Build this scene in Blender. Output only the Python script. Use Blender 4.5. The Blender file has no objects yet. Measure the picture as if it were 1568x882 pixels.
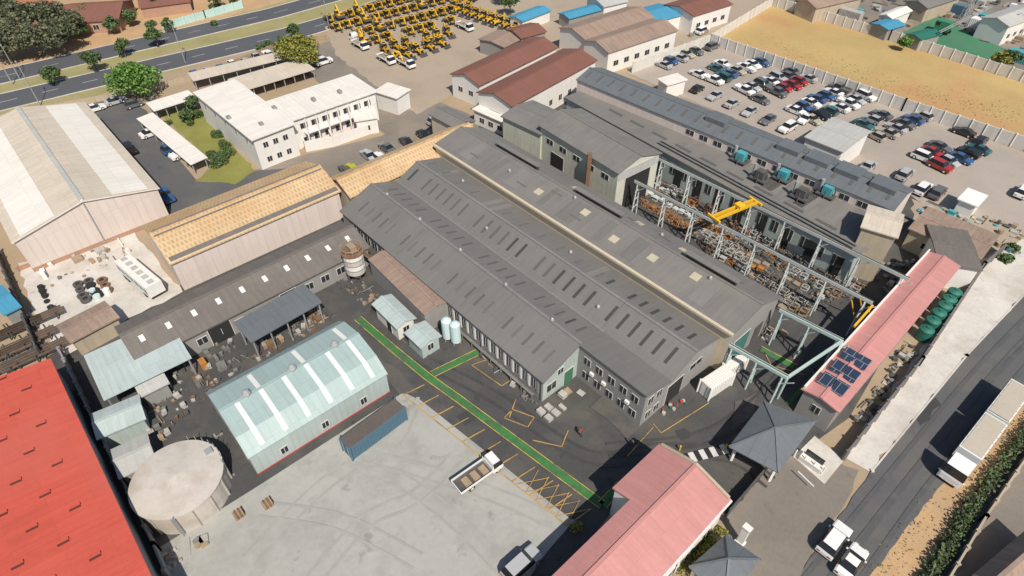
import bpy, math, random
from mathutils import Vector, Matrix
R=random.Random(11)
F=960.0; PITCH=math.radians(43); H=65.0
sp,cp=math.sin(PITCH),math.cos(PITCH)
def W(u,v,z=0.0):
    """survey grid reference -> metres on the site plane at height z"""
    x=(u-784)/F; y=(v-441)/F
    t=(H-z)/(sp+y*cp)
    return Vector((x*t,(cp-y*sp)*t,z))
A=Vector((-.669,.743,0)).normalized(); Bd=Vector((.743,.669,0)).normalized()
scene=bpy.context.scene
# ------------------------------------------------------------ materials
def M(name,col,rough=.85,var=.2,scale=.12,fine=2.5,stain=None,samt=.5,sscale=.08,sheet=0,streak=0,metal=0,brick=None,rnd=0,joint=.07,spots=None,sv=.07):
    m=bpy.data.materials.new(name); m.use_nodes=True; nt=m.node_tree; N=nt.nodes; L=nt.links
    b=N['Principled BSDF']; b.inputs['Roughness'].default_value=rough; b.inputs['Metallic'].default_value=metal
    def node(t,**k):
        n=N.new(t)
        for a,v in k.items(): setattr(n,a,v)
        return n
    def put(sock,v):
        if hasattr(v,'is_linked') or hasattr(v,'links'): L.new(v,sock)
        else: sock.default_value=v
    def ma(op,a,bb=0.0,c=0.0):
        n=node('ShaderNodeMath',operation=op); put(n.inputs[0],a); put(n.inputs[1],bb); put(n.inputs[2],c); return n.outputs[0]
    geo=node('ShaderNodeNewGeometry').outputs['Position']
    def noise(vec,sc,det=4):
        n=node('ShaderNodeTexNoise'); L.new(vec,n.inputs['Vector']); n.inputs['Scale'].default_value=sc; n.inputs['Detail'].default_value=det; n.inputs['Roughness'].default_value=.65; return n.outputs['Fac']
    n1=noise(geo,scale,6); n2=noise(geo,fine,3)
    f=ma('MULTIPLY_ADD',n1,var*2.6,1-var*1.3)
    f=ma('ADD',f,ma('MULTIPLY_ADD',n2,var*1.6,-var*.8))
    cs=None
    if sheet or streak or brick:
        uv=node('ShaderNodeTexCoord').outputs['UV']
        s=node('ShaderNodeSeparateXYZ'); L.new(uv,s.inputs[0])
    if sheet:
        us=ma('DIVIDE',s.outputs[0],sheet); fl=ma('FLOOR',us); fr=ma('FRACT',us)
        vs=ma('DIVIDE',s.outputs[1],sheet*4.3); fv=ma('FLOOR',vs); frv=ma('FRACT',vs)
        cx=node('ShaderNodeCombineXYZ'); L.new(fl,cx.inputs[0]); L.new(fv,cx.inputs[1])
        wn=node('ShaderNodeTexWhiteNoise',noise_dimensions='3D'); L.new(cx.outputs[0],wn.inputs[0])
        f=ma('ADD',f,ma('MULTIPLY_ADD',wn.outputs[0],sv,-sv/2))
        f=ma('SUBTRACT',f,ma('MULTIPLY',ma('LESS_THAN',fr,.16),joint))
        f=ma('SUBTRACT',f,ma('MULTIPLY',ma('LESS_THAN',frv,.03),joint))
    if streak:
        cx=node('ShaderNodeCombineXYZ'); L.new(ma('MULTIPLY',s.outputs[0],1.6),cx.inputs[0]); L.new(ma('MULTIPLY',s.outputs[1],.16),cx.inputs[1])
        ns=noise(cx.outputs[0],1.0,5)
        f=ma('ADD',f,ma('MULTIPLY_ADD',ns,streak*2.4,-streak*1.2))
    if spots:
        ns=noise(geo,spots[0],5); mr=node('ShaderNodeMapRange'); L.new(ns,mr.inputs[0]); mr.inputs[1].default_value=.60; mr.inputs[2].default_value=.70; mr.inputs[4].default_value=spots[1]
        f=ma('SUBTRACT',f,mr.outputs[0])
    if brick:
        bt=node('ShaderNodeTexBrick'); L.new(uv,bt.inputs['Vector']); bt.inputs['Scale'].default_value=1
        bt.inputs['Brick Width'].default_value=brick[3]; bt.inputs['Row Height'].default_value=brick[4]; bt.inputs['Mortar Size'].default_value=brick[5]
        for i in range(3): bt.inputs[['Color1','Color2','Mortar'][i]].default_value=(*brick[i],1)
        cs=bt.outputs['Color']
    if rnd:
        oi=node('ShaderNodeObjectInfo'); f=ma('ADD',f,ma('MULTIPLY_ADD',oi.outputs['Random'],rnd,-rnd/2))
    sc=node('ShaderNodeVectorMath',operation='SCALE')
    if cs: L.new(cs,sc.inputs[0])
    else: sc.inputs[0].default_value=col
    L.new(f,sc.inputs['Scale'])
    out=sc.outputs[0]
    if stain:
        ns=noise(geo,sscale,8)
        mr=node('ShaderNodeMapRange'); L.new(ns,mr.inputs[0]); mr.inputs[1].default_value=.47; mr.inputs[2].default_value=.66; mr.inputs[4].default_value=samt
        mx=node('ShaderNodeMix',data_type='RGBA'); L.new(mr.outputs[0],mx.inputs[0]); L.new(out,mx.inputs[6]); mx.inputs[7].default_value=(*stain,1)
        out=mx.outputs[2]
    L.new(out,b.inputs['Base Color'])
    return m
dirt=M('dirt',(.37,.28,.19),var=.25,scale=.05,stain=(.25,.20,.11),samt=.6,sscale=.05)
orange=M('orange_dirt',(.48,.31,.165),var=.22,scale=.15,stain=(.34,.27,.17),samt=.7,sscale=.1)
asph=M('yard_asphalt',(.066,.065,.065),var=.26,scale=.1,stain=(.135,.12,.10),samt=.6,sscale=.12,spots=(.5,.35))
asph2=M('road_asphalt',(.100,.100,.104),var=.14,scale=.08,stain=(.16,.145,.12),samt=.45,sscale=.12,spots=(.35,.25))
asph3=M('drive_asphalt',(.20,.175,.15),var=.2,scale=.08,stain=(.3,.25,.19),samt=.6,sscale=.07,spots=(.4,.2))
hiway=M('highway_asphalt',(.088,.092,.103),var=.14,scale=.05,spots=(.15,.2))
conc=M('slab_concrete',(.37,.365,.34),var=.15,scale=.09,fine=1.4,stain=(.27,.265,.245),samt=.75,sscale=.16,spots=(.28,.32))
conc2=M('pale_concrete',(.58,.545,.50),var=.2,scale=.2,stain=(.41,.36,.30),samt=.6,sscale=.15,spots=(.6,.2))
sandc=M('sandy_paving',(.38,.31,.235),var=.15,scale=.06,stain=(.27,.22,.17),samt=.6,sscale=.06)
gravel=M('parking_gravel',(.37,.32,.275),var=.16,scale=.06,fine=3,stain=(.29,.255,.225),samt=.6,sscale=.05,spots=(.3,.12))
field=M('dry_grass',(.44,.32,.13),var=.24,scale=.04,fine=1.6,stain=(.45,.24,.11),samt=.85,sscale=.035)
lawn=M('lawn_grass',(.21,.21,.05),var=.28,scale=.2,stain=(.28,.25,.09),samt=.5,sscale=.15)
verge=M('verge_grass',(.29,.265,.115),var=.3,scale=.12,stain=(.37,.29,.18),samt=.7,sscale=.08)
rgrey=M('roof_grey',(.172,.165,.157),var=.09,scale=.09,sheet=.95,streak=.10,rough=.55,stain=(.20,.19,.178),samt=.45,sscale=.12,joint=.06,sv=.05)
rgrey2=M('roof_grey_old',(.185,.175,.165),var=.13,scale=.1,sheet=.95,streak=.16,rough=.6,stain=(.235,.215,.185),samt=.5,sscale=.15,sv=.06)
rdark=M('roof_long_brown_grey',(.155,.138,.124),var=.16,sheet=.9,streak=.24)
rblue=M('roof_slate_blue',(.135,.150,.162),var=.12,sheet=.9,streak=.16,rough=.55)
rwhite=M('roof_white',(.70,.665,.61),var=.07,sheet=1.0,streak=.10)
rtan=M('roof_tan_sheet',(.54,.475,.39),var=.12,sheet=1.0,streak=.20)
rlight=M('roof_lightgrey',(.42,.42,.40),var=.12,sheet=.9,streak=.16)
rteal=M('roof_teal',(.33,.425,.415),var=.07,sheet=.8,streak=.09,rough=.5)
rtealp=M('roof_pale_teal',(.42,.49,.48),var=.12,sheet=.8,streak=.18,rough=.6)
rred=M('roof_red',(.56,.095,.062),var=.12,scale=.1,sheet=.85,streak=.16,rough=.6,joint=.05,stain=(.48,.125,.09),samt=.5,sscale=.1)
rpink=M('roof_pink',(.50,.232,.215),var=.10,sheet=.7,streak=.14,rough=.7,joint=.05)
rbrown=M('roof_redbrown',(.20,.088,.065),var=.12,sheet=.8,streak=.14)
rold=M('roof_rust',(.29,.21,.165),var=.22,sheet=.8,streak=.4)
rblu=M('roof_bright_blue',(.06,.27,.42),var=.12,sheet=.8,streak=.1)
rtile=M('roof_tile_tan',(.5,.3,.14),var=.16,scale=.15,brick=((.42,.26,.12),(.49,.33,.175),(.55,.41,.25),.62,.95,.16),streak=.18,stain=(.42,.23,.09),samt=.5,sscale=.1)
wpink=M('wall_pinkbeige',(.62,.535,.485),var=.07,sheet=1.2,streak=.1)
wwhite=M('wall_white',(.72,.69,.65),var=.06,streak=.08)
wcream=M('wall_cream',(.56,.475,.35),var=.08,streak=.14)
wgrey=M('wall_grey',(.27,.262,.25),var=.1,streak=.14)
wteal=M('wall_paleteal',(.38,.44,.42),var=.1,sheet=.8,streak=.15)
wteal2=M('wall_teal_cream',(.52,.53,.44),var=.1,sheet=.9,streak=.22)
wbrick=M('wall_brick',(.36,.17,.10),var=.14,brick=((.36,.17,.10),(.42,.21,.13),(.4,.36,.3),.25,.09,.01))
wbeige=M('wall_beige',(.43,.36,.27),var=.12,sheet=1,streak=.2)
pwall=M('precast_concrete',(.60,.57,.52),var=.14,scale=.3,sheet=1.5,streak=.1)
glass=M('window_glass',(.03,.035,.04),rough=.15,var=.2,fine=.6)
frame=M('window_frame',(.62,.6,.57),var=.05)
dark=M('dark_opening',(.022,.022,.022),var=.2)
lvr=M('louvre_dark',(.055,.054,.053),var=.2)
lvr2=M('louvre_mid',(.105,.102,.098),var=.15)
lvr3=M('louvre_faint',(.135,.13,.125),var=.12)
white=M('white_paint',(.78,.77,.74),var=.06,rough=.5,streak=.05)
galv=M('galvanised_steel',(.40,.41,.41),var=.15,rough=.5,metal=.3)
gutter=M('gutter_grey',(.20,.195,.19),var=.2,streak=.2)
steelw=M('painted_steel_grey',(.48,.51,.49),var=.2,rough=.6)
tealst=M('painted_steel_teal',(.42,.52,.49),var=.15,rough=.6)
yell=M('yellow_paint',(.70,.41,.02),var=.14,rough=.5,rnd=.35)
blk=M('black_rubber',(.02,.02,.02),var=.2,rough=.8)
green=M('green_line_paint',(.045,.17,.05),var=.4,scale=.6,stain=(.075,.08,.07),samt=.85,sscale=.45)
yline=M('yellow_line_paint',(.48,.38,.08),var=.3,scale=.8,stain=(.09,.09,.07),samt=.85,sscale=.5)
oline=M('orange_line_paint',(.46,.28,.08),var=.3,scale=.8,stain=(.09,.085,.07),samt=.75,sscale=.5)
wline=M('white_line_paint',(.6,.6,.57),var=.2,scale=.8,stain=(.1,.1,.1),samt=.7,sscale=.5)
redp=M('red_paint',(.42,.06,.05),var=.15)
bluep=M('blue_paint',(.08,.16,.22),var=.15)
rust=M('rust_steel',(.19,.11,.065),var=.4,scale=.8)
rust2=M('rust_pale',(.32,.24,.165),var=.35,scale=.8)
metd=M('dark_scrap',(.085,.082,.08),var=.4,scale=.8)
metm=M('mid_scrap',(.18,.178,.17),var=.3,scale=.8)
metl=M('light_scrap',(.40,.385,.36),var=.3,scale=.8)
wood=M('pallet_wood',(.33,.24,.15),var=.3,scale=.8)
cyan=M('cyan_plastic',(.07,.34,.38),var=.12,rough=.5)
gtank=M('green_plastic_tank',(.025,.15,.11),var=.15,rough=.5)
solar=M('solar_glass',(.025,.04,.08),rough=.15,var=.2,brick=((.03,.045,.08),(.035,.05,.09),(.25,.27,.3),1.0,1.65,.035))
tankw=M('tank_concrete',(.52,.48,.43),var=.12,scale=.3,stain=(.38,.32,.26),samt=.7,sscale=.25,spots=(.6,.15))
bark=M('bark',(.16,.11,.075),var=.3)
def leafm(n,c): return M(n,c,rough=.7,var=.45,scale=.55,fine=2.5,rnd=.15)
lf_bright=leafm('leaf_bright',(.14,.27,.045)); lf_dark=leafm('leaf_dark',(.055,.085,.035)); lf_yel=leafm('leaf_yellow',(.27,.24,.035)); lf_mid=leafm('leaf_mid',(.085,.14,.04))
lf_bright2=leafm('leaf_bright_deep',(.07,.15,.03)); lf_dark2=leafm('leaf_dark_warm',(.13,.13,.075))  # deeper green mixed at random among the bright leaves
# ------------------------------------------------------------ mesh builder
class Ob:
    def __init__(s,name): s.name=name; s.parts={}
    def P(s,part):
        if part not in s.parts: s.parts[part]=dict(v=[],f=[],m=[],mi=[],uv=[])
        return s.parts[part]
    def face(s,part,mat,pts,ux=None):
        p=s.P(part); i0=len(p['v']); p['v']+= [Vector(q) for q in pts]; p['f'].append(tuple(range(i0,i0+len(pts))))
        if mat not in p['m']: p['m'].append(mat)
        p['mi'].append(p['m'].index(mat))
        n=(pts[1]-pts[0]).cross(pts[2]-pts[1])
        if n.length<1e-9: n=Vector((0,0,1))
        n.normalize()
        if abs(n.z)>.9995: u=ux or A; v=Vector((-u.y,u.x,0))
        else:
            u=Vector((0,0,1)).cross(n).normalized(); v=n.cross(u)
        p['uv']+=[(q.dot(u),q.dot(v)) for q in pts]
    def prism(s,part,mat,poly,z0,z1,top=None,bottom=False):
        lo=[Vector((q.x,q.y,z0)) for q in poly]; hi=[Vector((q.x,q.y,z1)) for q in poly]; n=len(poly)
        for i in range(n):
            j=(i+1)%n; s.face(part,mat,[lo[i],lo[j],hi[j],hi[i]])
        s.face(part,top or mat,hi)
        if bottom: s.face(part,mat,lo[::-1])
    def box(s,part,mat,c,ux,l,w,z0,z1,top=None,bottom=False):
        uy=Vector((-ux.y,ux.x,0)); c=Vector((c.x,c.y,0))
        s.prism(part,mat,[c-ux*l/2-uy*w/2,c+ux*l/2-uy*w/2,c+ux*l/2+uy*w/2,c-ux*l/2+uy*w/2],z0,z1,top,bottom)
    def cyl(s,part,mat,c,r,z0,z1,n=12,r2=None,cap=None,peak=0):
        r2=r if r2 is None else r2
        lo=[Vector((c.x+r*math.cos(2*math.pi*i/n),c.y+r*math.sin(2*math.pi*i/n),z0)) for i in range(n)]
        hi=[Vector((c.x+r2*math.cos(2*math.pi*i/n),c.y+r2*math.sin(2*math.pi*i/n),z1)) for i in range(n)]
        for i in range(n): s.face(part,mat,[lo[i],lo[(i+1)%n],hi[(i+1)%n],hi[i]])
        if peak:
            t=Vector((c.x,c.y,z1+peak))
            for i in range(n): s.face(part,cap or mat,[hi[i],hi[(i+1)%n],t])
        else: s.face(part,cap or mat,hi)
    def beam(s,part,mat,p,q,w,h=None):
        h=h or w; d=(q-p).normalized(); up=Vector((0,0,1)) if abs(d.z)<.95 else Vector((1,0,0))
        sx=d.cross(up).normalized()*w/2; sy=sx.cross(d).normalized()*h/2
        a=[p-sx-sy,p+sx-sy,p+sx+sy,p-sx+sy]; b=[x+(q-p) for x in a]
        for i in range(4): s.face(part,mat,[a[i],a[(i+1)%4],b[(i+1)%4],b[i]])
        s.face(part,mat,a[::-1]); s.face(part,mat,b)
    def tube(s,part,mat,p,q,r,n=8,r2=None):
        r2=r if r2 is None else r2
        d=(q-p).normalized(); up=Vector((0,0,1)) if abs(d.z)<.95 else Vector((1,0,0)); a=d.cross(up).normalized(); b=a.cross(d)
        ra=[p+(a*math.cos(2*math.pi*i/n)+b*math.sin(2*math.pi*i/n))*r for i in range(n)]
        rb=[q+(a*math.cos(2*math.pi*i/n)+b*math.sin(2*math.pi*i/n))*r2 for i in range(n)]
        for i in range(n): s.face(part,mat,[ra[i],ra[(i+1)%n],rb[(i+1)%n],rb[i]])
        s.face(part,mat,ra[::-1]); s.face(part,mat,rb)
    def done(s,origin=None):
        vs=[v for p in s.parts.values() for v in p['v']]
        if origin is None:
            origin=Vector((sum(v.x for v in vs)/len(vs),sum(v.y for v in vs)/len(vs),0))
        par=None; one=len(s.parts)==1
        if not one:
            par=bpy.data.objects.new(s.name,None); par.empty_display_size=.5; par.location=origin; scene.collection.objects.link(par)
        for k,p in s.parts.items():
            me=bpy.data.meshes.new(s.name+'_'+k); me.from_pydata([v-origin for v in p['v']],[],p['f'])
            for m in p['m']: me.materials.append(m)
            me.polygons.foreach_set('material_index',p['mi'])
            ul=me.uv_layers.new(name='UVMap'); ul.data.foreach_set('uv',[c for t in p['uv'] for c in t])
            o=bpy.data.objects.new(s.name if one else k,me); scene.collection.objects.link(o)
            if one: o.location=origin; par=o
            else: o.parent=par
        return par
class Fr:
    def __init__(s,o,ux,uy,L,Wd): s.o=Vector((o.x,o.y,0)); s.ux=ux; s.uy=uy; s.L=L; s.W=Wd
    def p(s,x,y,z=0): return s.o+s.ux*x+s.uy*y+Vector((0,0,z))
def rect(a,b,c,z):
    pa,pb,pc=W(*a,z),W(*b,z),W(*c,z); ux=(pb-pa); L=ux.length; ux.normalize(); uy=Vector((-ux.y,ux.x,0)); w=(pc-pa).dot(uy)
    if w<0: uy=-uy; w=-w
    return Fr(pa,ux,uy,L,w)
def pz(prof,y):
    for (y0,z0),(y1,z1) in zip(prof,prof[1:]):
        if y0-1e-6<=y<=y1+1e-6: return z0+(z1-z0)*(y-y0)/(y1-y0)
    return prof[-1][1]
def shell(o,fr,prof,x0,x1,roof,wall,oh=.35,walls='LRFB',t=.12,roofpart='roof',fascia=None,cap=None):
    n=len(prof)
    if 'L' in walls: o.face('walls',wall,[fr.p(x0,prof[0][0],0),fr.p(x1,prof[0][0],0),fr.p(x1,*prof[0]),fr.p(x0,*prof[0])])
    if 'R' in walls: o.face('walls',wall,[fr.p(x0,prof[-1][0],0),fr.p(x1,prof[-1][0],0),fr.p(x1,*prof[-1]),fr.p(x0,*prof[-1])])
    for ch,x in (('F',x0),('B',x1)):
        if ch in walls:
            for (ya,za),(yb,zb) in zip(prof,prof[1:]): o.face('walls',wall,[fr.p(x,ya,0),fr.p(x,yb,0),fr.p(x,yb,zb),fr.p(x,ya,za)])
    ext=list(prof)
    (ya,za),(yb,zb)=ext[0],ext[1]; k=(zb-za)/(yb-ya); ext[0]=(ya-oh,za-k*oh)
    (ya,za),(yb,zb)=ext[-2],ext[-1]; k=(zb-za)/(yb-ya); ext[-1]=(yb+oh,zb+k*oh)
    X0,X1=x0-oh,x1+oh; fa=fascia or roof
    for (ya,za),(yb,zb) in zip(ext,ext[1:]):
        o.face(roofpart,roof,[fr.p(X0,ya,za+t),fr.p(X1,ya,za+t),fr.p(X1,yb,zb+t),fr.p(X0,yb,zb+t)],fr.ux)
        o.face(roofpart,roof,[fr.p(X0,ya,za+.01),fr.p(X1,ya,za+.01),fr.p(X1,yb,zb+.01),fr.p(X0,yb,zb+.01)],fr.ux)
        for X in (X0,X1): o.face(roofpart,fa,[fr.p(X,ya,za-.08),fr.p(X,yb,zb-.08),fr.p(X,yb,zb+t),fr.p(X,ya,za+t)])
    for y,z in (ext[0],ext[-1]): o.face(roofpart,fa,[fr.p(X0,y,z-.08),fr.p(X1,y,z-.08),fr.p(X1,y,z+t),fr.p(X0,y,z+t)])
    for i in range(1,n-1):
        if prof[i][1]>prof[i-1][1] and prof[i][1]>prof[i+1][1]:
            o.beam(roofpart,cap or fa,fr.p(X0,prof[i][0],prof[i][1]+t),fr.p(X1,prof[i][0],prof[i][1]+t),.4,.12)
def patch(o,part,mat,fr,prof,x0,x1,y0,y1,lift=.2,base=.06):
    a,b=pz(prof,y0),pz(prof,y1)
    top=[fr.p(x0,y0,a+lift),fr.p(x1,y0,a+lift),fr.p(x1,y1,b+lift),fr.p(x0,y1,b+lift)]
    bot=[fr.p(x0,y0,a+base),fr.p(x1,y0,a+base),fr.p(x1,y1,b+base),fr.p(x0,y1,b+base)]
    o.face(part,mat,top,fr.ux)
    for i in range(4): o.face(part,mat,[bot[i],bot[(i+1)%4],top[(i+1)%4],top[i]])
def vent(o,p,s=.5):
    o.cyl('roof_vents',galv,p,.3*s/.5,p.z,p.z+.4*s/.5,8); o.cyl('roof_vents',galv,p,.48*s/.5,p.z+.4*s/.5,p.z+.8*s/.5,10,.3*s/.5,peak=.12)
def wall_item(o,part,mat,p,d,n,w,z0,h,out=.05):
    q=[p-d*w/2-n*.03,p+d*w/2-n*.03,p+d*w/2+n*out,p-d*w/2+n*out]
    o.prism(part,mat,q,z0,z0+h,bottom=True)
def window(o,p,d,n,w,z0,h):
    wall_item(o,'window_frames',frame,p,d,n,w+.16,z0-.08,h+.16,.05)
    wall_item(o,'windows',glass,p,d,n,w,z0,h,.075)
    wall_item(o,'window_frames',frame,p,d,n,.06,z0,h,.1)
def door(o,p,d,n,w,h,mat=dark): wall_item(o,'window_frames',frame,p,d,n,w+.2,0,h+.1,.05); wall_item(o,'doors',mat,p,d,n,w,0.02,h,.09)
def side(fr,s):
    L=fr.L
    if s=='L': return fr.p(0,0),fr.ux,-fr.uy,L
    if s=='R': return fr.p(0,fr.W),fr.ux,fr.uy,L
    if s=='F': return fr.p(0,0),fr.uy,-fr.ux,fr.W
    return fr.p(fr.L,0),fr.uy,fr.ux,fr.W
def winrow(o,fr,s,z0,w,h,gap,m=1.0):
    p,d,n,L=side(fr,s); k=max(1,int((L-2*m)/gap))
    for i in range(k): window(o,p+d*(m+(L-2*m)*(i+.5)/k),d,n,w,z0,h)
def bld(name,a,b,c,eave,ridge,roof,wall,wins=(),doors=(),rp=.5,walls='LRFB',sky=None,oh=.35,fascia=None,done=True,base=None):
    fr=rect(a,b,c,eave); o=Ob(name)
    prof=[(0,eave),(fr.W*rp,ridge),(fr.W,eave)] if ridge else [(0,eave),(fr.W,eave+.12)]
    shell(o,fr,prof,0,fr.L,roof,wall,oh,walls,fascia=fascia)
    for w in wins: winrow(o,fr,*w)
    for s,t,w,h in doors:
        p,d,n,L=side(fr,s); door(o,p+d*L*t,d,n,w,h)
    if base:
        for s in 'LRFB':
            p,d,n,L=side(fr,s); wall_item(o,'plinth',base,p+d*L/2,d,n,L+.1,0,.8,.06)
    if sky:
        mat,rows,gap,l,w=sky; k=int(fr.L/gap)
        for r in rows:
            for i in range(k):
                x=(i+.5)*fr.L/k; y=fr.W*r; patch(o,'skylights',mat,fr,prof,x-w/2,x+w/2,y-l/2,y+l/2,.17)
    if done: o.done()
    return o,fr,prof
def canopy(name,a,b,c,z,roof,rise=.3,post=galv,n=5):
    fr=rect(a,b,c,z); o=Ob(name); prof=[(0,z),(fr.W,z+rise)]
    shell(o,fr,prof,0,fr.L,roof,wgrey,.1,'',t=.08)
    for i in range(n):
        x=.3+(fr.L-.6)*i/(n-1)
        for y in (.3,fr.W-.3): o.beam('posts',post,fr.p(x,y,0),fr.p(x,y,pz(prof,y)),.16)
        o.beam('posts',post,fr.p(x,.2,z-.1),fr.p(x,fr.W-.2,z+rise-.1),.14,.2)
    o.done(); return fr
# ------------------------------------------------------------ ground
lay=[0.004]
def zone(name,pts,mat,world=False,rough=0,z=None):
    q=[p if world else W(*p) for p in pts]
    if rough:
        r2=[]
        for i in range(len(q)):
            a,b=q[i],q[(i+1)%len(q)]; k=max(1,int((b-a).length/1.5)); nrm=Vector((-(b-a).y,(b-a).x,0)).normalized()
            for j in range(k): r2.append(a.lerp(b,j/k)+nrm*R.uniform(-rough,rough))
        q=r2
    if z is None: lay[0]+=.004; z=lay[0]
    o=Ob(name); o.face('s',mat,[Vector((p.x,p.y,z)) for p in q]); return o.done()
def strip(o,mat,pts,w,z,part='s'):
    P=[p if isinstance(p,Vector) else W(*p) for p in pts]
    for a,b in zip(P,P[1:]):
        d=(b-a).normalized(); n=Vector((-d.y,d.x,0))*w/2
        o.face(part,mat,[Vector((q.x,q.y,z)) for q in (a-n,b-n,b+n,a+n)])
g=Ob('ground'); g.face('s',dirt,[Vector((-900,-400,0)),Vector((900,-400,0)),Vector((900,1400,0)),Vector((-900,1400,0))]); g.done()
zone('verge',[(-200,260),(620,-5),(450,-60),(-200,100)],verge,rough=.6)
zone('residential_garden_ground',[(-100,120),(100,95),(480,-10),(300,-60),(-200,20)],orange,rough=.6)
def road(name,pts,w,mat):
    P=[W(*p) for p in pts]; L_,R_=[],[]
    for i,p in enumerate(P):
        d=((P[min(i+1,len(P)-1)]-P[max(i-1,0)])).normalized(); n=Vector((-d.y,d.x,0))*w/2; L_.append(p+n); R_.append(p-n)
    zone(name,L_+R_[::-1],mat,world=True)
    o=Ob(name+'_lane_markings'); z=lay[0]+.004; lay[0]=z
    for a,b in zip(P,P[1:]):
        n=int((b-a).length/8)
        for i in range(n): strip(o,wline,[a.lerp(b,i/n),a.lerp(b,i/n+.4/n)],.15,z)
    strip(o,wline,[p*1 for p in L_],.14,z)
    o.done()
    kb=Ob('kerb')
    for S in (L_,R_):
        for a,b in zip(S,S[1:]): kb.beam('k',conc2,a+Vector((0,0,.05)),b+Vector((0,0,.05)),.22,.14)
    kb.done()
road('highway',[(-260,222),(0,157),(240,100),(440,53),(560,18),(660,-20)],9.5,hiway)
road('highway',[(-260,180),(0,118),(240,62),(420,20),(520,-8),(600,-40)],9,hiway)
zone('yard_asphalt',[(70,548),(200,470),(520,330),(700,205),(880,120),(1400,300),(1450,380),(1300,640),(1180,725),(1115,790),(1010,690),(850,895),(240,900)],asph)
zone('side_road',[(118,163),(190,148),(225,170),(250,215),(300,275),(385,262),(500,235),(700,186),(740,210),(520,285),(260,335)],asph2)
zone('car_park_asphalt',[(390,92),(520,60),(560,108),(730,180),(735,200),(560,232),(590,205),(480,120)],asph3,rough=.3)
zone('access_road',[(385,262),(470,236),(700,180),(745,205),(520,275),(470,256)],asph3)
zone('machine_yard_paving',[(498,42),(690,-30),(890,-30),(905,60),(760,110),(640,175),(560,120),(515,85)],sandc,rough=.4)
zone('lawn',[(243,172),(300,160),(392,262),(360,282),(300,278),(325,250)],lawn,rough=.3)
zone('storage_yard_concrete',[(28,405),(110,380),(205,355),(280,447),(165,505),(95,548),(60,500)],conc2,rough=.3)
zone('parking_lot',[(960,112),(1088,66),(1600,245),(1600,400),(1470,345),(1395,300),(1200,215)],gravel,rough=.4)
zone('dry_field',[(1088,62),(1178,6),(1640,150),(1640,250)],field,rough=.3)
zone('back_yard',[(830,-20),(1180,-5),(1085,62),(960,105),(900,75)],sandc,rough=.4)
zone('industrial_yard',[(1180,-5),(1300,-60),(1700,-40),(1640,130)],asph3,rough=.4)
zone('green_court',[(1375,52),(1435,26),(1545,78),(1490,100)],M('green_surface',(.05,.19,.10),var=.25,stain=(.10,.17,.11),samt=.5),rough=.3)
zone('east_yard',[(1395,305),(1600,370),(1600,420),(1480,398),(1400,345)],sandc,rough=.4)
zone('concrete_slab',[(243,840),(400,742),(618,601),(640,612),(877,800),(838,845),(800,900),(250,900)],conc)
zone('pavement',[(1290,700),(1480,440),(1500,398),(1600,352),(1600,415),(1490,535),(1330,722)],conc2,rough=.35)
zone('street_verge',[(1300,905),(1640,500),(1700,640),(1440,905)],orange,rough=.8)
zone('street',[(1205,905),(1335,722),(1480,545),(1640,378),(1640,520),(1490,680),(1315,905)],asph2,rough=.15)
zone('driveway',[(1108,795),(1172,722),(1225,690),(1318,722),(1260,830),(1205,905),(1140,905)],asph3,rough=.25)
zone('entrance_paving',[(1215,700),(1247,668),(1292,705),(1262,742)],conc2)
zone('neighbour_yard',[(1425,905),(1480,800),(1600,640),(1800,640),(1700,905)],asph3,rough=.3)
pm=M('asphalt_repair',(.05,.05,.052),var=.2); pm2=M('asphalt_dust',(.105,.097,.088),var=.3,stain=(.072,.07,.068),samt=.9,sscale=.4)
for pts,m in (([(1035,662),(1050,656),(1062,668),(1046,675)],pm),([(700,640),(730,622),(745,634),(714,652)],pm),([(1400,640),(1430,610),(1440,620),(1410,652)],pm),([(600,500),(618,494),(640,520),(622,528)],pm2),([(1240,860),(1262,835),(1275,842),(1254,868)],pm2),([(930,600),(990,650),(960,672),(905,625)],pm2),([(560,535),(600,560),(640,600),(610,605)],pm2),([(1125,615),(1160,600),(1150,650),(1120,660)],pm2)): zone('asphalt_patch',pts,m,rough=.25)
# tyre tracks on slab, street and yard
lay[0]+=.004
def tracks(name,mat,lst):
    o=Ob(name)
    for k,(pts,w) in enumerate(lst):
        P=[W(*p) for p in pts]; C=[]
        for i in range(len(P)-1):
            p0,p1,p2,p3=P[max(i-1,0)],P[i],P[i+1],P[min(i+2,len(P)-1)]
            for j in range(8):
                t=j/8; C.append(.5*((2*p1)+(p2-p0)*t+(2*p0-5*p1+4*p2-p3)*t*t+(3*p1-p0-3*p2+p3)*t*t*t))
        C.append(P[-1])
        for s_ in (-.85,.85):
            Q=[]
            for i,p in enumerate(C):
                d=(C[min(i+1,len(C)-1)]-C[max(i-1,0)]).normalized(); Q.append((p+Vector((-d.y,d.x,0))*(s_-w/2),p+Vector((-d.y,d.x,0))*(s_+w/2)))
            z=lay[0]+k*.0012+(.0006 if s_>0 else 0)
            for (a,b),(c,d_) in zip(Q,Q[1:]): o.face('s',mat,[Vector((x.x,x.y,z)) for x in (a,b,d_,c)])
    o.done()
tracks('tyre_marks',M('slab_tyre_mark',(.325,.32,.298),var=.15,scale=.09,fine=1.4,stain=(.365,.36,.335),samt=.95,sscale=.5),[([(630,625),(600,680),(500,740),(380,860)],.3),([(700,700),(640,760),(560,800),(480,890)],.35),([(850,800),(760,760),(640,720),(560,700)],.3),([(780,880),(700,800),(620,740),(560,720)],.28),([(400,780),(520,800),(640,860)],.3)])
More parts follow.
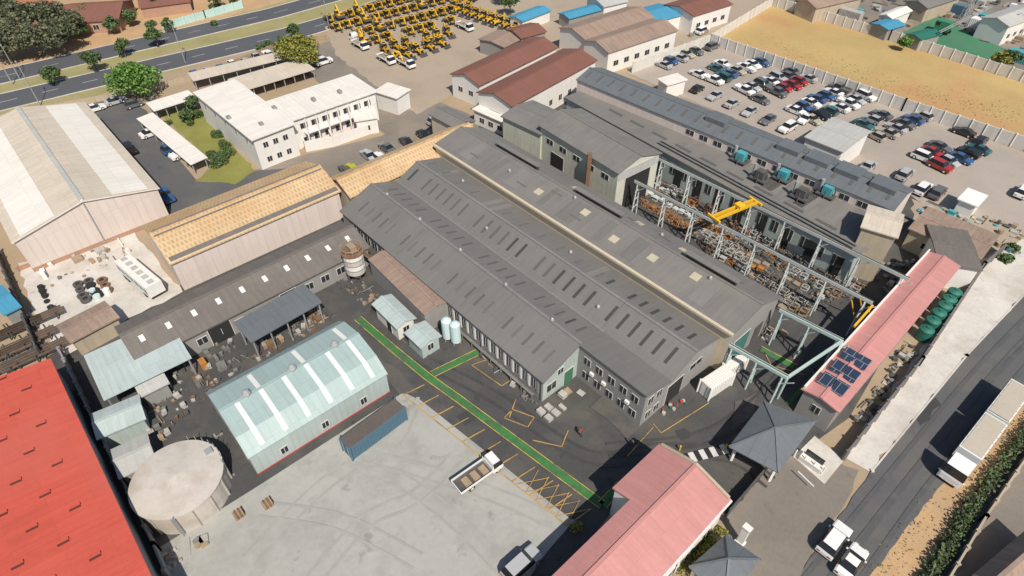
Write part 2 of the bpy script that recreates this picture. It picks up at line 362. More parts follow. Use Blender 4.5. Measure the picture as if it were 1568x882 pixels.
tracks('tyre_marks',M('road_tyre_mark',(.085,.085,.088),var=.15,stain=(.11,.11,.11),samt=.9,sscale=.4),[([(1235,905),(1370,735),(1510,565),(1640,430)],.5),([(1285,905),(1420,720),(1560,555),(1640,480)],.5)])
tracks('tyre_marks',M('yard_tyre_mark',(.052,.051,.051),var=.2,stain=(.075,.073,.07),samt=.9,sscale=.4),[([(560,480),(640,545),(760,610),(900,700),(1010,690),(1120,700),(1180,740)],.4),([(1240,520),(1180,600),(1080,670),(930,690)],.35)])
lay[0]+=.010
zz=lay[0]+.006
gl=Ob('green_walkway_marking')
for seg in ([(548,488),(600,533),(655,578),(700,610),(922,774)],[(662,574),(732,540)],[(922,774),(952,742)]):
    strip(gl,green,seg,.9,zz)
    P=[W(*p) for p in seg]
    for s_ in (-1,1):
        Q=[]
        for i,p in enumerate(P):
            d=(P[min(i+1,len(P)-1)]-P[max(i-1,0)]).normalized(); Q.append(p+Vector((-d.y,d.x,0))*.54*s_)
        strip(gl,yline,Q,.11,zz+.004)
strip(gl,green,[(1165,535),(1215,562)],1.1,zz); strip(gl,yline,[(1165,531),(1220,560)],.14,zz+.004)
strip(gl,green,[(1205,620),(1262,560),(1300,525)],.6,zz)
gl.done()
bay=Ob('parking_bay_markings')
g0,g1,e0,e1=W(650,590),W(905,780),W(618,606),W(868,806)
n=int((g1-g0).length/2.6)
for i in range(n+1): strip(bay,oline,[g0.lerp(g1,i/n),e0.lerp(e1,i/n)],.15,zz)
strip(bay,oline,[e0,e1],.14,zz+.004)
for k in range(5):
    t0=.72+k*.055; strip(bay,oline,[g0.lerp(g1,t0),e0.lerp(e1,t0+.06)],.10,zz+.008); strip(bay,oline,[g0.lerp(g1,t0+.06),e0.lerp(e1,t0)],.10,zz+.012)
for q in ([(722,560),(768,592)],[(768,592),(800,572)],[(745,552),(722,560)],[(785,628),(818,640),(808,655),(772,641),(785,628)],[(1000,650),(1012,664),(1085,618)],[(870,660),(860,685),(815,675)],[(1170,540),(1180,560),(1230,575)],[(960,700),(1000,655)],[(790,612),(780,640)]):
    strip(bay,oline,q,.13,zz)
bay.done()
zb=Ob('zebra_crossing')
a,b=W(1040,706),W(1112,688); n=9
for i in range(n):
    strip(zb,wline if i%2==0 else blk,[a.lerp(b,i/n),a.lerp(b,(i+1)/n)],1.3,zz+.016)
zb.done()
# ------------------------------------------------------------ main hall
O=W(832,583,4.2); hf=Fr(O,A,Bd,48,33); o=Ob('factory_hall')
p1=[(0,4.2),(6.2,6.5),(11,4.9)]; p2=[(11,4.9),(15.5,7.0),(20.8,5.6)]; pe=[(6.2,6.3),(11,4.95),(15.5,7.0),(20.8,5.6)]; p3=[(20.8,7.5),(26.8,8.7),(32.6,6.2)]
shell(o,hf,p1,0,47.4,rgrey,wgrey,.3,'LB',cap=gutter)
o.face('walls',wteal,[hf.p(0,0,0),hf.p(0,6.2,0),hf.p(0,6.2,6.5),hf.p(0,0,4.2)])
shell(o,hf,p2,.6,47.6,rgrey,wgrey,.0,'B',cap=gutter)
shell(o,hf,pe,-10.7,.3,rgrey,wgrey,.25,'LF',cap=gutter)
shell(o,hf,p3,-12.2,49.2,rgrey2,wcream,.3,'LRB')
for (ya,za),(yb,zb_) in zip(p3,p3[1:]): o.face('walls',wgrey,[hf.p(-12.2,ya,0),hf.p(-12.2,yb,0),hf.p(-12.2,yb,zb_),hf.p(-12.2,ya,za)])
o.beam('gutters',wcream,hf.p(-12.5,20.6,7.45),hf.p(49.4,20.6,7.45),.45,.35)
o.beam('gutters',gutter,hf.p(.2,11,5.08),hf.p(47.4,11,5.08),.3,.1)
for i in range(24):
    x=1.5+i*1.95
    if i%6!=5:
        patch(o,'roof_louvres',lvr2 if i%3 else lvr3,hf,p1,x,x+.38,1.6,3.6,.17)
        patch(o,'roof_louvres',lvr if R.random()<.15 else lvr2,hf,p1,x+.2,x+.55,7.6,9.6,.17)
for i in range(29):
    x=-9+i*1.95
    if i%7!=6:
        patch(o,'roof_louvres',lvr if (i<9 or R.random()<.35) else lvr2,hf,p2,x,x+.45,12.2,14.5,.17)
        if i%2==0 or i<8: patch(o,'roof_louvres',lvr3 if i>7 else lvr,hf,p2,x,x+.45,16.6,18.4,.17)
for x,l in ((-8,8),(12,9),(30,10)): patch(o,'ridge_ventilators',lvr,hf,[(24,9),(30,9)],x,x+l,27.3,27.9,.25,-.8); patch(o,'ridge_ventilators',rgrey2,hf,[(24,9),(30,9)],x-.3,x+l+.3,27.15,28.05,.4,.25)
pale=M('pale_skylight',(.48,.43,.31),var=.15)
for x,y in ((-6,29),(-4,24.5),(1,28.8),(2.5,23.5),(9,22.8),(9.5,29.3),(16,24.2),(22,28.6),(25,23),(40,29)): patch(o,'roof_skylights',pale if x<26 else lvr3,hf,p3,x,x+1.3,y,y+1.2,.18)
rp_=M('roof_patch',(.20,.19,.178),var=.12,streak=.2); rpd=M('roof_patch_dark',(.155,.148,.14),var=.12,streak=.2)
for x in range(-8,46,6):
    y=R.choice((23,25,29.5)); patch(o,'roof_patches',lvr3,hf,p3,x,x+2.2,y,y+.25,.19); patch(o,'roof_patches',R.choice((rp_,rpd)),hf,p3,x+1,x+2+R.random()*2,21.6,26,.14)
for i in range(4):
    x=R.uniform(0,44); patch(o,'roof_patches',rpd,hf,p1,x,x+.95,.3,5.6,.14); x=R.uniform(-8,44); patch(o,'roof_patches',rp_,hf,p2,x,x+.95,15.8,20.2,.14)
for x,y,p in ((5,6.3,p1),(14,6.3,p1),(24,6.3,p1),(34,6.3,p1),(43,6.3,p1),(3,13,p2),(13,18,p2),(26,13,p2),(38,18,p2),(-5,26,p3),(6,30,p3),(20,26,p3),(33,24,p3)): vent(o,hf.p(x,y,pz(p,y)+.1),.3)
for x in [i*1.55+.9 for i in range(18)]:
    wall_item(o,'wall_slats',white if int(x)%3 else wgrey,hf.p(x,0),A,-Bd,.35,1.0,2.4,.1); window(o,hf.p(x+.75,0),A,-Bd,.7,1.6,1.6)
for x in range(30,46,2): window(o,hf.p(x,0),A,-Bd,1.2,1.8,1.4)
door(o,hf.p(0,4.6),Bd,-A,1.6,2.6,M('door_green',(.05,.16,.09)))
window(o,hf.p(0,1.5),Bd,-A,1.6,1.2,1.3); window(o,hf.p(0,3),Bd,-A,.9,3.2,.9)
for z in (1.0,3.7):
    for x in (-9.3,-7.5,-5.6,-3.6,-1.6): window(o,hf.p(x,6.2),A,-Bd,1.0,z,1.1)
    for y in (7.4,9.0): window(o,hf.p(-10.7,y),Bd,-A,.9,z,1.1)
for x in (-8.4,-4.6,-2.6): 
    wall_item(o,'air_conditioners',white,hf.p(x,6.2),A,-Bd,.6,2.6,.45,.3)
door(o,hf.p(-10.7,12.5),Bd,-A,3,3.6); window(o,hf.p(-10.7,16.5),Bd,-A,2.4,3.4,.8)
door(o,hf.p(-12.2,24.5),Bd,-A,3.6,4.4,M('door_teal',(.05,.16,.14))); wall_item(o,'vent_panel',metd,hf.p(-12.2,29),Bd,-A,2,0.02,3.4,.07)
o.beam('pipe_rack',metm,hf.p(1,-.7,1.0),hf.p(27,-.7,1.0),.4,.1)
for i in range(14): o.beam('pipe_rack',metm,hf.p(1+2*i,-.9,0),hf.p(1+2*i,-.9,1.1),.1)
for x in (.1,11.8,23.7,35.5,47): o.beam('downpipes',gutter,hf.p(x,-.1,0),hf.p(x,-.1,4.2),.14)
o.done()
# ------------------------------------------------------------ other buildings
o,fr,prof=bld('white_roof_warehouse',(240,288),(128,158),(12,352),6.2,8.6,rtan,wpink,base=wbrick,done=False,fascia=rwhite)
for y0,y1 in ((.06,.30),(.70,.95)):
    patch(o,'roof_white_panels',rwhite,fr,prof,.2,fr.L-.2,fr.W*y0,fr.W*y1,.18)
o.beam('ridge_walkway',rlight,fr.p(0,fr.W*.5,8.8),fr.p(fr.L,fr.W*.5,8.8),.7,.14)
o.beam('downpipe',galv,fr.p(-.1,fr.W*.5,0),fr.p(-.1,fr.W*.5,8.5),.15)
o.done()
o,fr,prof=bld('tile_roof_shed',(262,402),(518,292),(204,352),5.6,7.6,rtile,wpink,rp=.5,done=False)
for y in (.5,.42): o.beam('ridge_pipes',metm,fr.p(0,fr.W*y,pz(prof,fr.W*y)+.3),fr.p(fr.L,fr.W*y,pz(prof,fr.W*y)+.3),.14)
patch(o,'painted_eave_shade',rdark,fr,prof,0,fr.L,.0,.8,.16)  # dark strip: shade of the lower slope painted along the eave
o.done()
bld('tile_roof_shed',(537,300),(735,212),(512,270),5.6,7.2,rtile,wbeige)
bld('long_workshop',(212,553),(562,378),(163,508),3.6,5.2,rdark,wgrey,wins=[('L',1.2,1.3,1.1,2.6)],doors=[('L',.3,3,3),('L',.6,2.4,2.8)],sky=(wwhite,(.3,),3.4,.9,.6))
o=Ob('teal_steel_building'); fr=rect((381,700),(591,572),(288,617),3.7); w=fr.W
prof=[(0,3.7),(w*.17,5.2),(w*.5,6.1),(w*.83,5.2),(w,3.7)]
shell(o,fr,prof,0,fr.L,rteal,wteal,.15,'LRFB')
for i in range(6):
    x=fr.L*(i+.55)/6.2; patch(o,'skylight_strips',white,fr,prof,x,x+.55,.3,w*.17,.16); patch(o,'skylight_strips',white,fr,prof,x,x+.55,w*.17,w*.5,.16)
    if i%2: patch(o,'skylight_strips',white,fr,prof,x,x+.55,w*.5,w*.8,.16)
for t in (.18,.5,.82): vent(o,fr.p(fr.L*t,w*.5,6.2),.55)
winrow(o,fr,'L',.9,.8,1.0,4.6)
wall_item(o,'base_band',redp,fr.p(fr.L/2,0),fr.ux,-fr.uy,fr.L,0,.18,.08); wall_item(o,'doors',wgrey,fr.p(0,w*.35),fr.uy,-fr.ux,3,.02,3,.08)
o.done()
def container(name,a,b,c,h,mat,top):
    fr=rect(a,b,c,h); o=Ob(name); o.prism('body',mat,[fr.p(0,0),fr.p(fr.L,0),fr.p(fr.L,fr.W),fr.p(0,fr.W)],.12,h,top)
    n=int(fr.L/.35)
    for i in range(n):
        x=(i+.5)*fr.L/n
        for y in (-.03,fr.W+.03): o.beam('ribs',mat,fr.p(x,y,.25),fr.p(x,y,h-.15),.12,.06)
        o.beam('ribs',top,fr.p(x,.1,h+.03),fr.p(x,fr.W-.1,h+.03),.12,.06)
    for x in (0,fr.L):
        for y in (0,fr.W): o.beam('corner_posts',mat,fr.p(x,y,0),fr.p(x,y,h+.08),.2)
    for y in (fr.W*.25,fr.W*.75): o.beam('door_bars',galv,fr.p(-.06,y,.2),fr.p(-.06,y,h-.1),.05)
    o.done()
container('shipping_container',(535,687),(620,624),(519,672),2.6,bluep,M('container_roof',(.12,.10,.09),var=.3))
container('white_container',(1090,596),(1126,572),(1072,582),2.4,white,wwhite)
container('white_container',(1118,566),(1146,550),(1108,556),2.0,wwhite,wwhite)
o=Ob('water_reservoir_tank'); c=W(271,733,3.4); c.z=0; r=(W(337,733,3.4)-W(206,733,3.4)).length/2
o.cyl('wall',tankw,c,r,0,3.4,48); o.cyl('roof',tankw,c,r+.18,3.4,3.55,48,peak=.55)
for i in range(14):
    a=i*math.tau/14; q=c+Vector((math.cos(a),math.sin(a),0))*(r+.08); o.beam('wall_ribs',tankw,q,q+Vector((0,0,3.4)),.18,.14)
o.box('hatch',galv,c+Vector((2.4,3.2,0)),A,.8,.8,3.6,3.9); o.beam('ladder',galv,c+Vector((1.5,-r-.1,0)),c+Vector((1.5,-r-.1,3.8)),.35,.08)
for i in range(8):
    a=.4+i*.18; q=c+Vector((math.cos(a),math.sin(a),0))*(r+.1); o.beam('railing',galv,q+Vector((0,0,3.4)),q+Vector((0,0,4.4)),.06)
o.done()
fr=rect((228,882),(76,552),(-190,700),6.0); o=Ob('red_roof_factory'); fr=Fr(fr.p(-20,0),fr.ux,fr.uy,fr.L+20,30)
prof=[(0,6),(15,8),(30,6)]; shell(o,fr,prof,0,fr.L,rred,wgrey,.2)
rvd=M('vent_dark_slot',(.10,.03,.025))  # dark red slit next to each raised vent
for i in range(17):
    x=1.5+i*3.3
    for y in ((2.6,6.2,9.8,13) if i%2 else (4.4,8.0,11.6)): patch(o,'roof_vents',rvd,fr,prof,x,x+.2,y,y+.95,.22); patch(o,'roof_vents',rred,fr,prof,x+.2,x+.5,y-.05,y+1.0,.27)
o.done()
o=Ob('pink_roof_warehouse'); fr=rect((1115,765),(1000,893),(1003,690),5.6); fr=Fr(fr.o,fr.ux,fr.uy,26,fr.W); w=fr.W
prof=[(0,5.6),(w*.5,6.8),(w,5.6)]; w2=w-2.2; prof2=[(0,5.6),(w*.5,6.8),(w2,pz(prof,w2))]
shell(o,fr,prof,0,7.5,rpink,wwhite,.22,'LRF'); shell(o,fr,prof2,7.92,fr.L,rpink,wwhite,.2,'LRB')
o.face('walls',wwhite,[fr.p(7.5,w2,0),fr.p(7.5,w,0),fr.p(7.5,w,5.6),fr.p(7.5,w2,pz(prof,w2))])
patch(o,'roof_flashing',wbeige,fr,prof,-.3,0.05,0,w*.5,.28); patch(o,'roof_flashing',wbeige,fr,prof,-.3,0.05,w*.5,w,.28)
winrow(o,fr,'L',3.2,1.2,1.0,3); winrow(o,fr,'L',.9,1.2,1.2,3); wall_item(o,'wall_sign',M('sign_blue',(.06,.13,.4)),fr.p(1.2,0),fr.ux,-fr.uy,1.2,3.4,1.2,.1)
o.beam('gutter',wwhite,fr.p(-.2,-.3,5.5),fr.p(fr.L,-.3,5.5),.2,.2)
o.done()
o,fr,prof=bld('pink_roof_offices',(1283,627),(1466,408),(1236,592),4.6,5.0,rpink,wgrey,wins=[('L',1.2,1.0,1.1,2.4),('L',3.2,1.0,.8,2.4),('F',2.0,1.0,1.1,2)],done=False)
for i in range(3):
    for j in range(2):
        x=1.6+i*2.9; y=fr.W*.5-1.6+j*1.65
        a=[fr.p(x,y,5.12),fr.p(x+.0,y+1.55,5.12),fr.p(x+1.9,y+1.55,5.5),fr.p(x+1.9,y,5.5)]
        o.face('solar_panels',solar,a); o.face('solar_panels',galv,[q-Vector((0,0,.05)) for q in a])
        for q in a[2:]: o.beam('panel_legs',galv,Vector((q.x,q.y,4.9)),q,.05)
o.beam('parapet_wall',wwhite,fr.p(-.2,fr.W+.1,4.9),fr.p(fr.L+.2,fr.W+.1,4.9),.2,.7)
o.done()
def hip(name,pix,z,rise,mat,wallm,inset=.8):
    q=[W(*p,z) for p in pix]; c=sum(q,Vector())/4; t=c+Vector((0,0,rise)); o=Ob(name)
    for i in range(4): o.face('roof',mat,[q[i],q[(i+1)%4],t]); o.face('roof',mat,[x-Vector((0,0,.15)) for x in (q[i],q[(i+1)%4])]+[q[(i+1)%4],q[i]])
    o.face('roof',wallm,[x-Vector((0,0,.14)) for x in q])
    for i in range(4): o.beam('hips',mat,q[i],t,.2)
    w=[c+(x-c)*inset for x in q]
    o.prism('walls',wallm,[w[0],w[1],w[1].lerp(w[2],.45),w[0].lerp(w[3],.45)],0,z-.16)
    for i in range(4): o.beam('posts',wwhite,Vector((w[i].x,w[i].y,0)),w[i]-Vector((0,0,.1)),.3)
    o.done()
hip('guard_house',[(1170,614),(1250,645),(1192,724),(1116,684)],3.4,1.4,rblue,wwhite)
hip('dark_hip_canopy',[(1055,868),(1112,818),(1165,856),(1110,925)],3.0,1.5,rblue,wgrey)
o,fr,prof=bld('office_building',(387,213),(300,142),(447,190),6.6,None,rwhite,wwhite,wins=[('F',4.2,.9,1.0,1.8),('F',1.2,.9,1.0,1.8),('L',4.4,.6,.7,4.2)],oh=.5,done=False)
f2=rect((446,184),(574,140),(545,114),6.4)
shell(o,f2,[(0,6.4),(f2.W,6.5)],0,f2.L,rwhite,wwhite,.5,'LRFB')
winrow(o,f2,'L',4.0,1.5,1.1,2.3); winrow(o,f2,'L',1.0,1.5,1.1,2.3)
wall_item(o,'balcony',wwhite,f2.p(f2.L*.5,0),f2.ux,-f2.uy,f2.L*.8,3.1,.25,1.2)
for i in range(7): o.beam('columns',wwhite,f2.p(f2.L*(.12+.126*i),-1.1,0),f2.p(f2.L*(.12+.126*i),-1.1,6.3),.28)
for q in [(350,180),(420,165),(480,152),(400,190),(520,140)]:
    p=W(*q,6.9); o.box('roof_units',wgrey,p,A,1.0,.7,6.7,7.2)
o.done()
for poly,h in (([(470,232),(512,224),(575,202),(578,190)],2.2),([(470,232),(462,215)],2.2),([(512,224),(505,210)],2.2),([(545,175),(575,190)],3)):
    o=Ob('courtyard_wall')
    for a,b in zip(poly,poly[1:]): o.beam('w',wwhite,W(*a)+Vector((0,0,h/2)),W(*b)+Vector((0,0,h/2)),.25,h)
    o.done()
zone('courtyard_paving',[(465,228),(510,220),(572,196),(545,178),(462,205)],M('brick_paving',(.33,.17,.12)),z=lay[0]+.02)
bld('white_annex',(545,185),(577,180),(530,172),3.4,None,rwhite,wwhite,wins=[('L',1,.9,1,2)])
bld('white_annex',(575,140),(607,150),(545,114),4.0,None,rwhite,wwhite)
canopy('carport',(210,182),(292,252),(236,176),2.4,rwhite,.15,n=8)
canopy('carport',(296,124),(444,88),(294,112),2.6,rtan,.15,n=8)
canopy('carport',(370,140),(482,106),(352,122),2.6,rtan,.15,n=8)
canopy('carport',(236,170),(300,150),(228,158),2.6,rwhite,.15,n=5)
bld('brown_roof_store',(734,130),(852,72),(694,112),5.2,6.4,rbrown,wwhite,wins=[('F',2,1.2,1,3)])
bld('brown_roof_store',(784,162),(912,92),(735,140),6.2,7.4,rbrown,wwhite,wins=[('L',1.5,1,1.2,3)],doors=[('F',.5,3,3.4)])
bld('small_white_office',(778,190),(792,182),(722,170),3.2,None,rwhite,wwhite,wins=[('F',1,1.2,1,2)])
bld('small_brown_shed',(798,58),(835,48),(775,45),4,4.8,rbrown,wgrey); bld('small_brown_shed',(772,72),(800,58),(745,55),3.5,4,rold,wgrey)
bld('old_sheet_roof_hall',(932,80),(1036,46),(895,62),5.4,6.6,rold,wwhite,wins=[('L',1.6,1.5,1.2,3)]); bld('old_sheet_roof_hall',(896,60),(1000,26),(860,42),5.4,6.6,rold,wwhite)
bld('blue_roof_store',(800,32),(842,16),(790,22),3,3.5,rblu,wwhite); bld('blue_roof_store',(872,28),(930,12),(866,18),3,3.5,rblu,wgrey); bld('blue_roof_store',(1000,34),(1045,22),(985,12),4,4.8,rblu,wwhite)
bld('brown_roof_store',(1062,24),(1120,6),(1030,4),5,6,rbrown,wwhite,wins=[('L',1.5,1.4,1.1,3)]); bld('white_workshop',(925,10),(960,2),(910,-5),4,5,rlight,wwhite)
bld('blue_roof_store',(1360,45),(1385,38),(1335,36),3,3.4,rblu,wgrey); bld('white_workshop',(1366,28),(1395,16),(1355,20),3.5,4,rwhite,wwhite); bld('green_shed',(1410,60),(1440,52),(1392,52),3,3.4,gtank,wgrey)
bld('brown_roof_store',(1250,12),(1320,-4),(1225,0),4,5,rold,wbeige); bld('grey_store',(1545,40),(1600,20),(1510,25),5,6,rlight,wwhite,wins=[('L',1.5,1.2,1,3)]); bld('grey_store',(1420,12),(1470,-4),(1395,0),4,5,rgrey2,wbeige)
bld('long_house',(85,36),(180,30),(70,8),3.2,5.2,rbrown,wbrick,wins=[('L',1,1.4,1.2,3)])
bld('brick_house',(20,30),(90,14),(0,5),3,5,M('roof_terracotta',(.36,.15,.08),sheet=.5,var=.2),wbrick,wins=[('L',1,1.4,1.2,3)]); bld('brick_house',(215,12),(290,2),(200,-10),3,5,rbrown,wbrick)
bld('blue_roof_store',(8,480),(28,470),(-30,455),3,3.3,rblu,wgrey)
o,fr,prof=bld('long_grey_factory',(1310,392),(868,150),(1372,330),5.6,6.0,rgrey2,wteal,rp=.9,done=False,wins=[('L',2.2,1.2,2.0,2.6)])
for i in range(10):
    x=fr.L*(.03+.07*i); wall_item(o,'bay_openings',dark,fr.p(x,0),fr.ux,-fr.uy,1.6,.02,4.2,.06)
for i in range(9): patch(o,'roof_louvres',lvr2,fr,prof,fr.L*(.08+.09*i),fr.L*(.08+.09*i)+3.5,fr.W*.2,fr.W*.24,.2)
for i in range(6): x=R.uniform(2,fr.L-6); patch(o,'roof_patches',R.choice((rp_,rpd)),fr,prof,x,x+R.uniform(1,3.5),fr.W*.28,fr.W*.86,.14)
for y in (.06,.12): o.tube('roof_ducts',metm,fr.p(1,fr.W*y,6.1),fr.p(fr.L*.62,fr.W*y,6.1),.16)
o.done()
o,fr,prof=bld('high_bay_factory',(1368,322),(884,122),(1402,292),8.0,9.2,rblue,wpink,rp=.5,done=False,oh=.2)
for i in range(22): 
    x=fr.L*(i+.5)/22; patch(o,'roof_louvres',lvr2,fr,prof,x,x+.5,fr.W*.15,fr.W*.4,.2)
    if i<13: window(o,fr.p(x,0),fr.ux,-fr.uy,1.6,6.4,.9)
for i,t in enumerate((.05,.14,.22,.3,.52)):
    x=fr.L*t; o.box('roof_monitors',rblue,fr.p(x,fr.W*.5),fr.ux,4,3.2,8.6,9.7)
o.done()
o,fr,prof=bld('tall_crane_shed',(947,264),(828,192),(1010,234),8.4,9.8,rgrey2,wteal2,doors=[('L',.75,3.4,4.5),('F',.5,6,6.4)],wins=[('L',5.8,1.6,.9,3.2)],done=False)
o.beam('chimney_stack',rust,fr.p(fr.L*.3,-.9,0),fr.p(fr.L*.3,-.9,9.5),.7,.7); wall_item(o,'gable_panel',rlight,fr.p(0,fr.W/2),fr.uy,-fr.ux,fr.W*.96,6.6,1.6,.1); o.done()
bld('grey_lean_to',(828,205),(770,178),(850,170),7,7.6,rgrey2,wteal2); bld('grey_lean_to',(700,196),(660,175),(735,190),6,6.6,rgrey2,wcream)
bld('hopper_tower',(1372,362),(1322,347),(1396,334),9,9.5,rtan,wbeige)
bld('parking_side_annex',(1235,210),(1290,232),(1300,190),5,5.2,rlight,wwhite); bld('corner_workshop',(1395,350),(1500,395),(1420,318),4,4.3,rold,wbeige,wins=[('L',1.5,1.2,1,3)])
bld('dark_corner_shed',(1440,402),(1500,412),(1480,355),4.5,4.7,rdark,wwhite)
bld('mast_site_cabin',(1470,305),(1495,315),(1480,290),2.8,None,white,white); bld('white_site_cabin',(1022,130),(1050,122),(1010,122),3.4,None,rwhite,wwhite)
for i,q in enumerate(((1135,240),(1200,268),(1268,292),(1165,268),(1228,296))):
    o=Ob('dust_extraction_unit'); z=6; p=W(*q,z+1); m=cyan if i<3 else metd
    for sx in(-.8,.8):
        for sy in(-.8,.8): o.beam('legs',metd,p+Vector((sx,sy,-1)),p+Vector((sx,sy,.6)),.15)
    o.box('platform',metd,p,A,3,2.2,z+.3,z+.5); o.box('casing',m,p,A,1.5,1.3,z+.5,z+1.9); o.cyl('duct',galv,p+A*1.3,.3,z+.5,z+2.6,8); o.done()
canopy('open_canopy',(160,612),(292,548),(112,556),3.6,rtealp,.3,n=4)
canopy('open_canopy',(385,524),(492,463),(355,500),4.0,rblue,.4,n=5)
bld('small_teal_shed',(152,668),(218,640),(142,636),2.8,3.2,rtealp,wteal); bld('small_grey_shed',(186,728),(234,705),(170,692),2.8,3.2,rlight,wgrey); bld('small_grey_shed',(218,604),(254,586),(206,582),2.6,2.9,rlight,wgrey)
bld('rust_roof_shed',(110,522),(178,486),(92,498),3,3.4,rold,wbeige)
bld('brown_lean_to',(650,482),(565,398),(690,462),3.6,4.0,rold,wgrey,oh=.1)
bld('white_site_cabin',(608,500),(574,466),(632,486),2.8,3.2,rtealp,wwhite,wins=[('F',1,.9,1,1.6)],doors=[('L',.4,1,2)])
bld('small_teal_kiosk',(645,530),(624,510),(672,515),2.6,2.9,rtealp,wteal,wins=[('F',1,.9,1,1.6)])
o=Ob('silo'); c=W(549,430)
for i in range(4):
    a=math.tau*i/4+.6; q=c+Vector((math.cos(a),math.sin(a),0))*1.3; o.beam('legs',metd,q,q+Vector((0,0,2)),.2)
o.cyl('hopper',tankw,c,.4,.8,2.2,16,1.5); 
for k in range(4): o.cyl('drum',wwhite if k%2 else tankw,c,1.5,2.2+k*.9,3.06+k*.9,16); o.cyl('bands',metm,c,1.54,3.02+k*.9,3.12+k*.9,16)
o.cyl('top_platform',rust,c,1.7,5.8,5.95,16); 
for i in range(10):
    a=math.tau*i/10; q=c+Vector((math.cos(a)*1.6,math.sin(a)*1.6,5.9)); o.beam('railing',rust2,q,q+Vector((0,0,1)),.07)
    q2=c+Vector((math.cos(a+.628)*1.6,math.sin(a+.628)*1.6,6.9)); o.beam('railing',rust2,q+Vector((0,0,1)),q2,.07)
o.box('top_housing',rust2,c,A,1.4,1,6,7); o.beam('conveyor',rust,c+Bd*1.5+Vector((0,0,5)),c+Bd*5+A*-2+Vector((0,0,.4)),.5,.3); o.done()
tm=M('tank_paleblue',(.55,.68,.68),var=.06,rough=.4)
for q in ((686,520),(699,526)):
    o=Ob('gas_tank'); c=W(*q)
    for i in range(3):
        a=math.tau*i/3; p=c+Vector((math.cos(a),math.sin(a),0))*.55; o.beam('legs',galv,p,p+Vector((0,0,.7)),.12)
    o.cyl('vessel',tm,c,.4,.45,.7,14,.72); o.cyl('vessel',tm,c,.72,.7,3.9,14); o.cyl('vessel',tm,c,.72,3.9,4.2,14,.4,peak=.1); o.done()
for q in ((1411,518),(1421,504),(1430,492),(1439,481),(1446,471),(1454,460)):
    o=Ob('water_tank'); c=W(*q); o.cyl('t',gtank,c,.95,.1,1.9,18); o.cyl('t',gtank,c,.99,.9,1.0,18); o.cyl('t',gtank,c,.95,1.9,2.15,18,.5,peak=.08); o.cyl('t',gtank,c,.28,2.1,2.35,10); o.done()
# ------------------------------------------------------------ crane gantry
def gantry(name,a,b,z,mat,n,w=.35,h=.7):
    o=Ob(name); p,q=W(*a,z),W(*b,z); d=(q-p).normalized(); o.beam('runway_beam',mat,p,q,w,h); o.beam('rail',metd,p+Vector((0,0,h/2+.05)),q+Vector((0,0,h/2+.05)),.1,.1)
    for i in range(n):
        c=p.lerp(q,(i+.15)/(n-.7)); s=Vector((-d.y,d.x,0))
        for k in (-.45,.45): o.beam('columns',mat,Vector((c.x,c.y,0))+s*k*1.6,c+s*k*.6-Vector((0,0,.3)),.2)
        for zz_ in (z*.25,z*.5,z*.75): o.beam('bracing',mat,Vector((c.x,c.y,zz_))-s*.6,Vector((c.x,c.y,zz_+.5))+s*.6,.1)
        o.beam('knee_braces',mat,Vector((c.x,c.y,z-1.6)),c+d*1.4-Vector((0,0,.3)),.12)
    o.done(); return p,q
gantry('crane_gantry',(972,277),(1336,464),6.6,steelw,8,.3,.5)
gantry('crane_gantry',(1008,243),(1392,428),6.6,steelw,8,.3,.5)
o=Ob('overhead_crane'); a=W(1093,334,7.2); b=W(1157,308,7.2); s=(b-a).normalized(); n=Vector((-s.y,s.x,0))
for k in (-.4,.4): o.beam('bridge_girders',yell,a+n*k,b+n*k,.28,.5)
o.box('trolley',yell,a.lerp(b,.6),s,1.2,1.3,7.4,7.9); 
for e in (a,b): o.beam('end_carriages',yell,e-n*1.3,e+n*1.3,.3,.35)
o.beam('hoist_rope',metd,a.lerp(b,.6),a.lerp(b,.6)-Vector((0,0,4)),.06); o.done()
gantry('crane_gantry',(1194,474),(1290,522),6,tealst,3,.5,.45); gantry('crane_gantry',(1117,528),(1206,578),5,tealst,3,.5,.45)
o=Ob('gantry_cross_frame'); o.beam('beam',tealst,W(1206,578,5),W(1290,522,6),.3,.4); o.beam('leg',tealst,W(1290,522,6),W(1258,600),.25); o.beam('leg',tealst,W(1206,578,5),W(1190,610),.25); o.done()
o=Ob('yellow_portal_crane'); o.beam('beam',yell,W(1336,468,6),W(1308,500,5.5),.25,.35)
for q in ((1336,510),(1310,500),(1322,490)): o.beam('legs',yell,W(q[0]-6,q[1]-40,6),W(*q),.15)
o.done()
# ------------------------------------------------------------ walls and fences
def wallline(name,pts,h,mat=pwall,t=.2,post=2.5):
    o=Ob(name); P=[W(*p) for p in pts]
    for a,b in zip(P,P[1:]):
        o.beam('panels',mat,a+Vector((0,0,h/2)),b+Vector((0,0,h/2)),t,h)
        n=max(1,int((b-a).length/post))
        for i in range(n+1):
            p=a.lerp(b,i/n); o.beam('posts',mat,p,p+Vector((0,0,h+.15)),t*1.8,t*1.8)
    o.done()
wallline('boundary_wall',[(968,112),(1086,68),(1180,10)],2.6)
wallline('boundary_wall',[(1086,68),(1380,170),(1640,255)],2.8); wallline('boundary_wall',[(1178,8),(1360,62),(1640,150)],2.6)
wallline('boundary_wall',[(1290,704),(1405,560),(1500,415),(1530,388)],1.8,M('low_wall_dark',(.16,.15,.14)))
wallline('garden_wall',[(252,46),(315,28),(372,12)],2,M('garden_wall_teal',(.45,.62,.58),var=.2))
wallline('yard_wall',[(100,548),(245,845),(262,885)],2.0,wgrey); wallline('yard_wall',[(0,392),(66,548)],2,metd)
wallline('gate_fence',[(1112,792),(1172,722)],1.8,metd,.08); wallline('office_garden_wall',[(30,415),(200,352)],.8,wbrick)
